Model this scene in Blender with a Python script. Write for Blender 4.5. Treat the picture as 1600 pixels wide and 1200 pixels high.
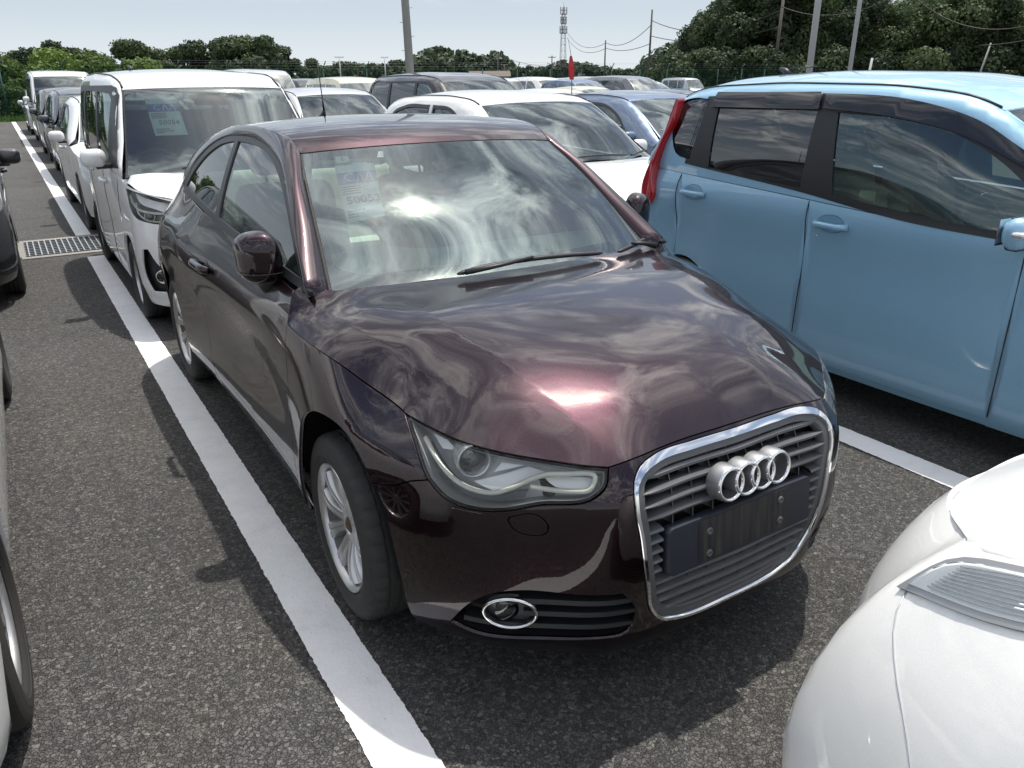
import bpy, math, random
import numpy as np
from mathutils import Vector, Matrix
from mathutils.geometry import delaunay_2d_cdt

scene = bpy.context.scene
for _o in list(bpy.data.objects):
    bpy.data.objects.remove(_o, do_unlink=True)
COL = scene.collection
R = math.radians

# ------------------------------------------------------------------ camera
cam_data = bpy.data.cameras.new('camera')
cam = bpy.data.objects.new('camera', cam_data)
COL.objects.link(cam)
cam.location = (-1.4551, -1.1917, 1.5786)
cam.rotation_euler = (1.196563, 0.0065132, -0.5617673)
cam_data.sensor_width = 36.0
cam_data.lens = 36.0 * 1208.1 / 1600.0
cam_data.clip_start = 0.05
cam_data.clip_end = 3000.0
scene.camera = cam

# ------------------------------------------------------------------ light
SUN = Vector((0.29, 0.14, 1.0)).normalized()
SUN_EL = math.asin(SUN.z)
SUN_AZ = math.atan2(SUN.x, SUN.y)
sun_data = bpy.data.lights.new('sun', 'SUN')
sun_data.energy = 3.3
sun_data.angle = R(0.9)
sun_data.color = (1.0, 0.95, 0.87)
sun = bpy.data.objects.new('sun', sun_data)
COL.objects.link(sun)
sun.location = SUN * 50
sun.rotation_euler = (-SUN).to_track_quat('-Z', 'Y').to_euler()

world = bpy.data.worlds.new('World')
scene.world = world
world.use_nodes = True
def build_world():
    nt = world.node_tree
    nt.nodes.clear()
    N = nt.nodes.new; L = nt.links.new
    out = N('ShaderNodeOutputWorld')
    sky = N('ShaderNodeTexSky'); sky.sky_type = 'NISHITA'; sky.sun_disc = False
    sky.sun_elevation = SUN_EL; sky.sun_rotation = SUN_AZ
    sky.dust_density = 3.0; sky.air_density = 1.0; sky.ozone_density = 1.5
    bg = N('ShaderNodeBackground'); bg.inputs[1].default_value = 0.12
    L(sky.outputs[0], bg.inputs[0])
    tc = N('ShaderNodeTexCoord')
    nrm = N('ShaderNodeVectorMath'); nrm.operation = 'NORMALIZE'; L(tc.outputs['Generated'], nrm.inputs[0])
    sep = N('ShaderNodeSeparateXYZ'); L(nrm.outputs[0], sep.inputs[0])
    def m(op, a, b=None, c=None, clamp=False):
        n = N('ShaderNodeMath'); n.operation = op; n.use_clamp = clamp
        for i, v in enumerate((a, b, c)):
            if v is None: continue
            if isinstance(v, (int, float)): n.inputs[i].default_value = v
            else: L(v, n.inputs[i])
        return n.outputs[0]
    zc = m('MAXIMUM', sep.outputs[2], 0.0)
    den = m('ADD', zc, 0.10)
    px = m('DIVIDE', sep.outputs[0], den); py = m('DIVIDE', sep.outputs[1], den)
    comb = N('ShaderNodeCombineXYZ'); L(px, comb.inputs[0]); L(py, comb.inputs[1]); comb.inputs[2].default_value = 3.7
    def noise(scale, detail, rough, dist=0.0, off=(0, 0, 0)):
        mp = N('ShaderNodeMapping'); mp.inputs['Location'].default_value = off; L(comb.outputs[0], mp.inputs[0])
        n = N('ShaderNodeTexNoise'); n.inputs['Scale'].default_value = scale; n.inputs['Detail'].default_value = detail
        n.inputs['Roughness'].default_value = rough; n.inputs['Distortion'].default_value = dist
        L(mp.outputs[0], n.inputs['Vector']); return n.outputs[0]
    def ramp(v, stops):
        r = N('ShaderNodeValToRGB'); el = r.color_ramp.elements
        while len(el) < len(stops): el.new(0.5)
        for e, (p, c) in zip(el, stops):
            e.position = p; e.color = (c[0], c[1], c[2], 1) if not isinstance(c, (int, float)) else (c, c, c, 1)
        L(v, r.inputs[0]); return r.outputs[0]
    big = noise(1.7, 10, 0.62, 0.6, (1.3, 0.4, 0))
    cov = ramp(big, [(0.42, 0.0), (0.50, 0.60), (0.60, 1.0)])
    fine = noise(3.4, 12, 0.66, 1.0, (5.1, 2.4, 1.0))
    tone = ramp(fine, [(0.34, (0.16, 0.185, 0.225)), (0.46, (0.42, 0.45, 0.50)), (0.54, (0.90, 0.91, 0.92)), (0.66, (1.5, 1.46, 1.38))])
    # brightness of the thin cloud round the sun
    dt = N('ShaderNodeVectorMath'); dt.operation = 'DOT_PRODUCT'; L(nrm.outputs[0], dt.inputs[0]); dt.inputs[1].default_value = SUN
    dc = m('MAXIMUM', dt.outputs['Value'], 0.0)
    g1 = m('MULTIPLY', m('POWER', dc, 16.0), 1.3)
    g2 = m('MULTIPLY', m('POWER', dc, 650.0), 13.0)
    glow = m('ADD', m('ADD', g1, g2), 0.92)
    wm = N('ShaderNodeMix'); wm.data_type = 'RGBA'; wm.inputs['A'].default_value = (1, 1, 1, 1); wm.inputs['B'].default_value = (1.0, .86, .62, 1); L(m('POWER', dc, 260.0), wm.inputs['Factor'])
    wt = N('ShaderNodeVectorMath'); wt.operation = 'MULTIPLY'; L(tone, wt.inputs[0]); L(wm.outputs['Result'], wt.inputs[1])
    mul = N('ShaderNodeVectorMath'); mul.operation = 'SCALE'; L(wt.outputs[0], mul.inputs[0]); L(glow, mul.inputs['Scale'])
    cl = N('ShaderNodeBackground'); L(mul.outputs[0], cl.inputs[0]); cl.inputs[1].default_value = 1.45
    mix = N('ShaderNodeMixShader'); L(cov, mix.inputs[0]); L(bg.outputs[0], mix.inputs[1]); L(cl.outputs[0], mix.inputs[2])
    # pale summer haze low in the sky
    hz = N('ShaderNodeBackground'); hz.inputs[1].default_value = 1.0
    hcol = ramp(zc, [(0.0, (0.66, 0.70, 0.71)), (0.07, (0.50, 0.57, 0.63)), (0.16, (0.41, 0.49, 0.57))])
    L(hcol, hz.inputs[0])
    hf = ramp(zc, [(0.08, 1.0), (0.20, 0.45), (0.42, 0.0)])
    mix2 = N('ShaderNodeMixShader'); L(hf, mix2.inputs[0]); L(mix.outputs[0], mix2.inputs[1]); L(hz.outputs[0], mix2.inputs[2])
    L(mix2.outputs[0], out.inputs[0])
build_world()
scene.view_settings.view_transform = 'Standard'
scene.view_settings.look = 'None'
scene.view_settings.gamma = 1.0
scene.view_settings.use_curve_mapping = False
scene.view_settings.exposure = 0.34
scene.cycles.max_bounces = 10
scene.cycles.transparent_max_bounces = 24
scene.cycles.use_denoising = True

def ncs(xs):
    """cardinal natural cubic spline weights"""
    xs=np.asarray(xs,float); n=len(xs); h=np.diff(xs)
    A=np.zeros((n,n)); Bm=np.zeros((n,n)); A[0,0]=A[-1,-1]=1
    for i in range(1,n-1):
        A[i,i-1]=h[i-1]; A[i,i]=2*(h[i-1]+h[i]); A[i,i+1]=h[i]
        Bm[i,i-1]+=6/h[i-1]; Bm[i,i]-=6/h[i-1]+6/h[i]; Bm[i,i+1]+=6/h[i]
    M=np.linalg.solve(A,Bm)
    I=np.eye(n)
    def w(x):
        x=np.clip(np.atleast_1d(np.asarray(x,float)),xs[0],xs[-1])
        k=np.clip(np.searchsorted(xs,x)-1,0,n-2); hh=h[k]
        a=((xs[k+1]-x)/hh)[:,None]; b=((x-xs[k])/hh)[:,None]; H=(hh**2)[:,None]/6
        return a*I[k]+b*I[k+1]+((a**3-a)*M[k]+(b**3-b)*M[k+1])*H
    return w
def spl(xs,ys):
    w=ncs(xs); ys=np.asarray(ys,float)
    return lambda x: w(x)@ys
class Ring:
    """body side/nose surface: plan curve P(s) pushed inward by d(s,z)"""
    def __init__(self,plan,zs,D,half=None):
        self.half=half
        k=3; plan=[(-a,-b,c) for a,b,c in plan[k:0:-1]]+list(plan); D=[D[i] for i in range(k,0,-1)]+list(D)
        s=[p[0] for p in plan]; self.xf=spl(s,[p[1] for p in plan]); self.yf=spl(s,[p[2] for p in plan])
        self.s=s; self.ws=ncs(s); self.wz=ncs(zs); self.D=np.array(D,float)  # rows stations, cols z
    def __call__(self,a,b):
        a=np.atleast_1d(np.asarray(a,float)); b=np.atleast_1d(np.asarray(b,float))
        sg=np.where(a<0,-1.,1.); s=np.abs(a)
        x=self.xf(s);y=self.yf(s); e=1e-3
        tx=self.xf(s+e)-self.xf(s-e); ty=self.yf(s+e)-self.yf(s-e)
        L=np.hypot(tx,ty)+1e-12; nx,ny=ty/L,-tx/L
        d=np.einsum('ij,jk,ik->i',self.ws(s),self.D,self.wz(b))
        if self.half:
            w,L=self.half; k=1-d/w; return np.stack([sg*x*k,L/2+(y-L/2)*(1-2*d/L),b],1)
        return np.stack([sg*(x-d*nx),y-d*ny,b],1)
def arclen(P):
    P=np.asarray(P,float); return np.concatenate([[0],np.cumsum(np.linalg.norm(np.diff(P,axis=0),axis=1))])
class Cross:
    """surface spanning left and right copies of a 3-D edge curve; chart (u*K, t)"""
    K=.6
    def __init__(self,O,bow,crown,p=2.2,soft=0.):
        O=np.array(O,float); self.t=arclen(O); w=ncs(self.t)
        if soft:
            T=self.t[-1]; tt=np.linspace(-.3,T+.3,500); B=np.stack([np.interp(tt,self.t,np.eye(len(O))[:,i]) for i in range(len(O))],1)
            lo=tt<0; hi=tt>T
            B[lo]=B[~lo][0]+(tt[lo][:,None])*(np.eye(len(O))[1]-np.eye(len(O))[0])/self.t[1]
            B[hi]=B[~hi][-1]+((tt[hi]-T)[:,None])*(np.eye(len(O))[-1]-np.eye(len(O))[-2])/(self.t[-1]-self.t[-2])
            k=np.exp(-.5*(np.arange(-60,61)*(tt[1]-tt[0])/soft)**2); k/=k.sum()
            pad=np.pad(B,((60,60),(0,0)),mode='reflect',reflect_type='odd'); S=np.stack([np.convolve(pad[:,i],k,'valid') for i in range(len(O))],1)
            w=lambda x,S=S,tt=tt: np.stack([np.interp(np.atleast_1d(x),tt,S[:,i]) for i in range(S.shape[1])],1)
        self.w=w; self.O=O
        self.bow=np.array(bow,float); self.crown=np.array(crown,float); self.p=p; self.T=self.t[-1]
    def edge(self,t): return self.w(t)@self.O
    def __call__(self,a,b):
        a=np.atleast_1d(np.asarray(a,float)); b=np.atleast_1d(np.asarray(b,float))
        u=a/self.K; W=self.w(b); E=W@self.O; g=1-np.abs(u)**self.p
        return np.stack([u*E[:,0],E[:,1]-(W@self.bow)*g,E[:,2]+(W@self.crown)*g],1)
class TPS:
    def __init__(self,pts,lam=0.):
        P=np.array(pts,float); self.P=P[:,:2]; n=len(P)
        K=self.k(self.P,self.P)+np.diag(np.zeros(n)+lam); Q=np.hstack([np.ones((n,1)),self.P])
        A=np.block([[K,Q],[Q.T,np.zeros((3,3))]]); self.c=np.linalg.solve(A,np.concatenate([P[:,2],[0,0,0]]))
    def k(self,a,b):
        r2=((a[:,None]-b[None])**2).sum(2); return .5*r2*np.log(r2+1e-12)
    def __call__(self,a,b):
        a=np.atleast_1d(np.asarray(a,float)); b=np.atleast_1d(np.asarray(b,float)); p=np.stack([a,b],1)
        return np.stack([a,b,self.k(p,self.P)@self.c[:-3]+self.c[-3]+p@self.c[-2:]],1)
# ---------------- hatchback shape -----------------
PLAN=[(0,0,0),(.2,.20,.007),(.4,.397,.04),(.55,.535,.10),(.70,.655,.193),(.85,.745,.312),(1.0,.802,.452),(1.15,.838,.60),(1.35,.862,.80),
(1.65,.852,1.10),(2.05,.838,1.5),(2.75,.838,2.2),(3.45,.858,2.9),(3.82,.866,3.27),(4.10,.84,3.56),(4.32,.765,3.78),(4.55,.58,3.90),(5.14,0,3.954)]
ZS=[.12,.17,.22,.30,.38,.48,.58,.66,.72,.78,.84,.90,.98,1.04,1.10]
_f=[.08,.03,.004,-.008,-.018,-.02,-.012,.008,.042,.09,.16,.26,.40,.5,.6]
_m=[.12,.065,.027,.002,-.009,-.01,-.004,.013,.043,.09,.16,.26,.40,.5,.6]
_n=[.085,.035,.006,-.012,-.028,-.034,-.028,-.012,.028,.08,.15,.26,.40,.5,.6]
_c=[.12,.07,.035,.01,.0,.0,.008,.028,.058,.10,.155,.22,.32,.42,.5]
_e=[.09,.05,.02,.005,.0,.0,.010,.035,.072,.115,.175,.25,.34,.42,.5]
_w=[.05,.03,.015,.0,.0,.0,.0,.014,.035,.062,.096,.14,.21,.27,.34]
_g=[.09,.06,.03,.008,.002,.004,.008,.010,.014,.018,.028,.050,.10,.15,.20]
_d=[.11,.075,.045,.014,.006,.010,.017,.016,.009,.001,.006,.032,.076,.098,.122]
_h=[.11,.075,.045,.014,.006,.006,.010,.010,.006,.004,.012,.042,.098,.128,.165]
_r=[.11,.07,.04,.012,.004,.0,.0,.002,.006,.014,.03,.06,.13,.17,.21]
_b=[.15,.09,.05,.01,.0,.0,.01,.02,.03,.04,.06,.09,.14,.18,.22]
DT=[_f,_f,_n,_c,_c,_c,_e,_e,_w,_g,_d,_d,_h,_r,_r,_b,_b,_b]
ring=Ring(PLAN,ZS,DT)

def Gup(y,z):
    y=np.atleast_1d(np.asarray(y,float));z=np.atleast_1d(np.asarray(z,float))
    return np.stack([.762-.33*(z-.98)-.35*(z-.98)**2-.02*((y-2.1)/.95)**2,y,z],1)
OC=[(.684,1.10,.914),(.669,1.165,.956),(.622,1.389,1.127),(.565,1.643,1.298),(.549,1.70,1.335),(.551,1.755,1.371),(.56,1.85,1.398),(.575,2.1,1.412),(.575,2.4,1.407),(.565,2.75,1.377),(.55,3.1,1.327),(.54,3.35,1.27),(.55,3.55,1.17),(.60,3.75,1.0)]
TOP=Cross(OC,[.121,.117,.102,.081,.075,.066,.048,.012,0,0,-.03,-.05,-.07,-.08],[.012,.013,.017,.021,.022,.023,.026,.03,.03,.03,.025,.02,.01,0])

class CarGeo:
    """body surfaces of an ordinary car from a short list of numbers; nose at y=0, facing -y"""
    def __init__(g,sp):
        g.sp=sp; w=sp['W']/2; L=sp['L']; b=sp.get('b',.26); r=sp.get('rb',.16); g.w=w; g.L=L; g.c=w-b
        nb=sp.get('nose',.5)
        ft=sp.get('taper',.02)
        plan=[(0,0,0),(.35*w,.35*w,.02*nb*2),(.62*w,.62*w,.09*nb*2*b/.26*.7),(.84*w,.82*w,.42*b),(w,.94*w,b),(w+.22,.985*w,b+.22),(w+.55,w-ft*.25,b+.55)]
        for y in np.linspace(b+1.0,L-.8,5): plan.append((y+g.c,w,y))
        plan+=[(L-.45+g.c,w-.012,L-.45),(L-.20+g.c,sp.get('rq',(.965,.90))[0]*w,L-.20),(L-.05+g.c,sp.get('rq',(.965,.90))[1]*w,L-.06),(L+.22+g.c,.62*w,L-.01),(L+.22+.62*w+g.c,0,L)]
        g.smax=plan[-1][0]
        zs=sp.get('zs',[.12,.18,.26,.40,.55,.70,.82,.92,1.02,1.12])
        fr=sp.get('fr',[.08,.04,.01,0,.0,.03,.09,.16,.26,.4]); co=sp.get('co',[.08,.04,.01,0,0,.02,.05,.09,.15,.24])
        sd=sp.get('sd',[.07,.04,.015,.004,.006,.004,.0,.012,.04,.07]); re=sp.get('re',[.09,.05,.02,0,0,.02,.03,.05,.08,.11])
        fe=sp.get('fe',[ (a+b_)/2 for a,b_ in zip(co,sd)])
        D=[fr,fr,fr,co,co,fe,[ (a+2*b_)/3 for a,b_ in zip(fe,sd)]]+[sd]*5+[sd,[ (a+b_)/2 for a,b_ in zip(re,sd)],re,re,re]
        g.ring=Ring(plan,zs,D,(w,L))
        O=np.array(sp['O'],float); g.top=Cross(O,sp['bow'],sp['crown'],sp.get('p',2.4),sp.get('soft',.07)); 
        g.tw=g.top.t[sp['iw']]; g.tr=g.top.t[sp['ir']]
        g.Oy=O[:,1]; g.Oz=O[:,2]
        tt=np.linspace(0,g.top.T,160); E=g.top.edge(tt); o=np.argsort(E[:,1],kind='stable'); g.ey,g.ex,g.ez=E[o,1],E[o,0],E[o,2]
        g.belt=sp['belt']
    def beltz(g,y): return np.interp(y,[p[0] for p in g.belt],[p[1] for p in g.belt])
    def zo(g,y): return np.interp(y,g.ey,g.ez)
    def up(g,y,z):
        y=np.atleast_1d(np.asarray(y,float)); z=np.atleast_1d(np.asarray(z,float))
        zb=g.beltz(y); zt=g.zo(y); xt=np.interp(y,g.ey,g.ex); xb=g.ring(y+g.c,zb)[:,0]
        h=np.maximum(zt-zb,.03); f=(z-zb)/h
        rr=g.sp.get('rr',.05); xl=xb+(xt+rr*.55-xb)*np.clip(f,-1,1.2)**1.0+ .018*4*np.clip(f,0,1)*(1-np.clip(f,0,1))
        q=np.clip((z-(zt-rr))/rr,0,1); x=xl-rr*.62*(1-np.sqrt(np.maximum(1-q**2,0)))*np.clip(h/.25,0,1)
        return np.stack([x,y,z],1)
WSC=Cross(OC[:5],[.124,.119,.103,.084,.079],[.012,.013,.018,.022,.023])
# ------------------------------------------------------------------ materials
MATS = {}
def nodes_of(mat):
    mat.use_nodes = True
    nt = mat.node_tree
    b = nt.nodes.get('Principled BSDF')
    return nt, nt.nodes.new, nt.links.new, b
def setp(b, **k):
    for n, v in k.items():
        n = n.replace('_', ' ')
        if n in b.inputs:
            b.inputs[n].default_value = v
def pm(name, color, rough=0.5, metallic=0.0, coat=0.0, spec=0.5, bump=0.0, bscale=200.0, vary=0.0, vscale=8.0, **kw):
    """procedural principled material with optional colour variation and fine relief"""
    if name in MATS: return MATS[name]
    m = bpy.data.materials.new(name); MATS[name] = m
    nt, N, L, b = nodes_of(m)
    setp(b, Base_Color=(*color, 1), Roughness=rough, Metallic=metallic, Coat_Weight=coat, Coat_Roughness=0.03, Specular_IOR_Level=spec, **kw)
    tc = N('ShaderNodeTexCoord')
    if vary > 0:
        n = N('ShaderNodeTexNoise'); n.inputs['Scale'].default_value = vscale; n.inputs['Detail'].default_value = 6; n.inputs['Roughness'].default_value = .6
        L(tc.outputs['Object'], n.inputs['Vector'])
        mx = N('ShaderNodeMix'); mx.data_type = 'RGBA'
        mx.inputs['A'].default_value = (*[max(0, c * (1 - vary)) for c in color], 1)
        mx.inputs['B'].default_value = (*[min(1, c * (1 + vary)) for c in color], 1)
        L(n.outputs[0], mx.inputs['Factor']); L(mx.outputs['Result'], b.inputs['Base Color'])
    if bump > 0:
        n = N('ShaderNodeTexNoise'); n.inputs['Scale'].default_value = bscale; n.inputs['Detail'].default_value = 3
        L(tc.outputs['Object'], n.inputs['Vector'])
        bp = N('ShaderNodeBump'); bp.inputs['Strength'].default_value = bump; bp.inputs['Distance'].default_value = 0.002
        L(n.outputs[0], bp.inputs['Height']); L(bp.outputs[0], b.inputs['Normal'])
    return m
def paint(name, color, flake=None, metallic=0.55, rough=0.38, dust=0.03, orange=0.012):
    """car paint: flake base under a clear coat, thin dust film and faint orange peel"""
    if name in MATS: return MATS[name]
    m = bpy.data.materials.new(name); MATS[name] = m
    nt, N, L, b = nodes_of(m)
    flake = flake or color
    tc = N('ShaderNodeTexCoord')
    v = N('ShaderNodeTexVoronoi'); v.inputs['Scale'].default_value = 900.0; L(tc.outputs['Object'], v.inputs['Vector'])
    rr = N('ShaderNodeValToRGB'); rr.color_ramp.elements[0].position = 0.2; rr.color_ramp.elements[1].position = 0.9
    sx = N('ShaderNodeSeparateColor'); L(v.outputs['Color'], sx.inputs[0]); L(sx.outputs[0], rr.inputs[0])
    mx = N('ShaderNodeMix'); mx.data_type = 'RGBA'; mx.inputs['A'].default_value = (*color, 1); mx.inputs['B'].default_value = (*flake, 1)
    L(rr.outputs[0], mx.inputs['Factor'])
    # dust
    n = N('ShaderNodeTexNoise'); n.inputs['Scale'].default_value = 5.0; n.inputs['Detail'].default_value = 10; n.inputs['Roughness'].default_value = .72
    L(tc.outputs['Object'], n.inputs['Vector'])
    dr = N('ShaderNodeMapRange'); dr.inputs[1].default_value = .35; dr.inputs[2].default_value = .75; dr.inputs[3].default_value = 0; dr.inputs[4].default_value = dust
    L(n.outputs[0], dr.inputs[0])
    mx2 = N('ShaderNodeMix'); mx2.data_type = 'RGBA'; L(dr.outputs[0], mx2.inputs['Factor']); L(mx.outputs['Result'], mx2.inputs['A']); mx2.inputs['B'].default_value = (.35, .33, .30, 1)
    L(mx2.outputs['Result'], b.inputs['Base Color'])
    setp(b, Metallic=metallic, Roughness=rough, Coat_Weight=1.0, Coat_Roughness=0.012, Coat_IOR=1.55)
    n2 = N('ShaderNodeTexNoise'); n2.inputs['Scale'].default_value = 160.0; n2.inputs['Detail'].default_value = 1
    L(tc.outputs['Object'], n2.inputs['Vector'])
    bp = N('ShaderNodeBump'); bp.inputs['Strength'].default_value = orange; bp.inputs['Distance'].default_value = 0.002
    L(n2.outputs[0], bp.inputs['Height']); L(bp.outputs[0], b.inputs['Coat Normal'])
    return m
def glass(name, tint=(.72, .86, .80), refl=1.0, dirt=0.03, fogw=0.0, ior=2.0):
    """sheet glass: tinted see-through pane plus sharp fresnel reflection"""
    if name in MATS: return MATS[name]
    m = bpy.data.materials.new(name); MATS[name] = m
    nt, N, L, b = nodes_of(m); nt.nodes.remove(b)
    out = nt.nodes['Material Output']
    tr = N('ShaderNodeBsdfTransparent'); tr.inputs[0].default_value = (*tint, 1)
    gl = N('ShaderNodeBsdfGlossy'); gl.inputs['Roughness'].default_value = 0.0; gl.inputs[0].default_value = (*refl, 1) if isinstance(refl, tuple) else (refl, refl, refl, 1)
    fr = N('ShaderNodeFresnel'); fr.inputs[0].default_value = ior
    mx = N('ShaderNodeMixShader'); L(fr.outputs[0], mx.inputs[0]); L(tr.outputs[0], mx.inputs[1]); L(gl.outputs[0], mx.inputs[2])
    df = N('ShaderNodeBsdfDiffuse'); df.inputs[0].default_value = (.45, .44, .42, 1)
    tc = N('ShaderNodeTexCoord')
    n = N('ShaderNodeTexNoise'); n.inputs['Scale'].default_value = 4.0; n.inputs['Detail'].default_value = 10; n.inputs['Roughness'].default_value = .75
    L(tc.outputs['Object'], n.inputs['Vector'])
    dr = N('ShaderNodeMapRange'); dr.inputs[1].default_value = .4; dr.inputs[2].default_value = .8; dr.inputs[3].default_value = fogw; dr.inputs[4].default_value = fogw + dirt
    L(n.outputs[0], dr.inputs[0])
    mx2 = N('ShaderNodeMixShader'); L(dr.outputs[0], mx2.inputs[0]); L(mx.outputs[0], mx2.inputs[1]); L(df.outputs[0], mx2.inputs[2])
    L(mx2.outputs[0], out.inputs[0])
    return m
def basic_mats():
    pm('rubber', (.034, .033, .031), .72, bump=.4, bscale=150, vary=.35, vscale=14)
    pm('alloy', (.62, .62, .61), .32, metallic=.85, vary=.18, vscale=18, bump=.05)
    pm('chrome', (.80, .81, .82), .06, metallic=1.0)
    pm('satin_metal', (.34, .345, .35), .38, metallic=.7)
    pm('black_plastic', (.018, .019, .021), .42, bump=.25, bscale=700, vary=.2)
    pm('grey_plastic', (.095, .099, .104), .42, bump=.2, bscale=600, vary=.25, vscale=20)
    pm('gloss_black', (.008, .008, .009), .08, coat=.5)
    pm('dark_void', (.006, .006, .006), .9)
    pm('red_lens', (.42, .012, .02), .10, coat=1.0)
    pm('seat_cream', (.52, .54, .46), .85, bump=.3, bscale=400, vary=.12)
    pm('seat_grey', (.10, .10, .10), .85, bump=.3, bscale=400, vary=.12)
    pm('dash_grey', (.17, .18, .17), .7, bump=.3, bscale=500)
    pm('dash_pale', (.40, .44, .38), .8, bump=.2, bscale=500)
    pm('paper_white', (.80, .82, .80), .6)
    pm('paper_blue', (.10, .20, .50), .6)
    pm('ink', (.09, .11, .14), .7)
    pm('sticker_red', (.45, .05, .04), .6)
    pm('rust', (.10, .062, .048), .7, vary=.4, vscale=60)
    pm('silver_trim', (.66, .67, .68), .22, metallic=.6)
    pm('amber', (.50, .20, .05), .2)
    pm('far_glass', (.035, .055, .055), .03, spec=.9, coat=1.0, vary=.2)
basic_mats()
# ------------------------------------------------------------------ objects
def link(name, me, mat=None, parent=None, label=None):
    o = bpy.data.objects.new(name, me); COL.objects.link(o)
    if mat is not None:
        for k in (mat if isinstance(mat, (list, tuple)) else [mat]):
            me.materials.append(MATS[k] if isinstance(k, str) else k)
    if parent is not None: o.parent = parent
    if label: o['label'] = label
    return o
def thing(name, label, cat, loc=(0, 0, 0), rz=0.0, group=None):
    o = bpy.data.objects.new(name, None); COL.objects.link(o)
    o.empty_display_size = .2
    o.location = loc; o.rotation_euler = (0, 0, rz); tag(o, label, cat, group); return o
def tag(o, label=None, cat=None, group=None, kind=None):
    if label: o['label'] = label
    if cat: o['category'] = cat
    if group: o['group'] = group
    if kind: o['kind'] = kind
    return o
def mesh(name, V, F, smooth=True, normals=None, fmat=None):
    me = bpy.data.meshes.new(name)
    V = np.asarray(V, float)
    me.from_pydata([tuple(v) for v in V], [], [tuple(int(i) for i in f) for f in F])
    if fmat is not None: me.polygons.foreach_set('material_index', np.array(fmat, dtype=np.int32))
    me.update()
    if smooth is True: me.polygons.foreach_set('use_smooth', [True] * len(me.polygons))
    if normals is not None:
        me.normals_split_custom_set_from_vertices([tuple(n) for n in normals])
    return me
class MB:
    """collects simple solids into one mesh"""
    def __init__(s): s.V = []; s.F = []; s.S = []
    def add(s, V, F, smooth=False):
        k = len(s.V); s.V += [tuple(v) for v in V]; s.F += [tuple(i + k for i in f) for f in F]; s.S += [smooth] * len(F); return s
    def box(s, c, d, rz=0.0, rx=0.0, ry=0.0, taper=1.0):
        x, y, z = [v / 2 for v in d]
        P = [Vector((i * x * (taper if k > 0 else 1), j * y * (taper if k > 0 else 1), k * z)) for k in (-1, 1) for j in (-1, 1) for i in (-1, 1)]
        M = Matrix.Rotation(rz, 3, 'Z') @ Matrix.Rotation(ry, 3, 'Y') @ Matrix.Rotation(rx, 3, 'X')
        P = [M @ p + Vector(c) for p in P]
        return s.add(P, [(0, 2, 3, 1), (4, 5, 7, 6), (0, 1, 5, 4), (2, 6, 7, 3), (0, 4, 6, 2), (1, 3, 7, 5)])
    def rbox(s, c, d, r=.03, n=3, rz=0.0, rx=0.0, ry=0.0):
        """rounded box (superellipsoid-like)"""
        x, y, z = [v / 2 for v in d]; r = min(r, x, y, z) * .999
        V = []; F = []; K = 2 * n + 2
        ring = []
        for i in range(4 * (n + 1)):
            q = i // (n + 1); a = (q + (i % (n + 1)) / n) * math.pi / 2
            cx = (1, -1, -1, 1)[q]; cy = (1, 1, -1, -1)[q]
            ring.append((cx, cy, math.cos(a), math.sin(a)))
        m = len(ring)
        for j in range(2 * (n + 1)):
            top = j > n; b = (j if not top else j - 1) ; t = -math.pi / 2 + (j - (1 if top else 0)) / (2 * n) * math.pi
            cz = 1 if top else -1; h = math.cos(t); zz = math.sin(t)
            for cx, cy, ca, sa in ring:
                V.append(Vector((cx * (x - r) + r * h * ca, cy * (y - r) + r * h * sa, cz * (z - r) + r * zz)))
        for j in range(2 * (n + 1) - 1):
            for i in range(m):
                F.append((j * m + i, j * m + (i + 1) % m, (j + 1) * m + (i + 1) % m, (j + 1) * m + i))
        F.append(tuple(range(m - 1, -1, -1))); F.append(tuple(range((2 * n + 1) * m, (2 * n + 2) * m)))
        M = Matrix.Rotation(rz, 3, 'Z') @ Matrix.Rotation(ry, 3, 'Y') @ Matrix.Rotation(rx, 3, 'X')
        return s.add([M @ p + Vector(c) for p in V], F, True)
    def lathe(s, prof, n=32, axis='x', c=(0, 0, 0), close=False):
        """prof: list of (axial, radius)"""
        V = []; F = []; m = len(prof)
        for i in range(n):
            a = 2 * math.pi * i / n; ca, sa = math.cos(a), math.sin(a)
            for h, r in prof:
                if axis == 'x': p = (h, r * ca, r * sa)
                elif axis == 'y': p = (r * ca, h, r * sa)
                else: p = (r * ca, r * sa, h)
                V.append((p[0] + c[0], p[1] + c[1], p[2] + c[2]))
        for i in range(n):
            j = (i + 1) % n
            for k in range(m - 1 + (1 if close else 0)):
                k2 = (k + 1) % m
                F.append((i * m + k, j * m + k, j * m + k2, i * m + k2))
        return s.add(V, F, True)
    def tube(s, pts, r, n=8, cap=True, closed=False, flat=1.0):
        pts = [Vector(p) for p in pts]; m = len(pts); V = []; F = []
        rs = r if isinstance(r, (list, tuple)) else [r] * m
        up = None
        for i, p in enumerate(pts):
            if closed: d = pts[(i + 1) % m] - pts[i - 1]
            else: d = pts[min(i + 1, m - 1)] - pts[max(i - 1, 0)]
            if d.length < 1e-9: d = Vector((0, 0, 1))
            d.normalize()
            if up is None:
                up = Vector((0, 0, 1)) if abs(d.z) < .9 else Vector((1, 0, 0))
            a = d.cross(up).normalized(); b = a.cross(d).normalized(); up = b
            for k in range(n):
                t = 2 * math.pi * k / n
                V.append(p + a * math.cos(t) * rs[i] + b * math.sin(t) * rs[i] * flat)
        for i in range(m if closed else m - 1):
            i2 = (i + 1) % m
            for k in range(n):
                k2 = (k + 1) % n
                F.append((i * n + k, i * n + k2, i2 * n + k2, i2 * n + k))
        if cap and not closed:
            F.append(tuple(range(n - 1, -1, -1))); F.append(tuple(range((m - 1) * n, m * n)))
        return s.add(V, F, True)
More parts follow.
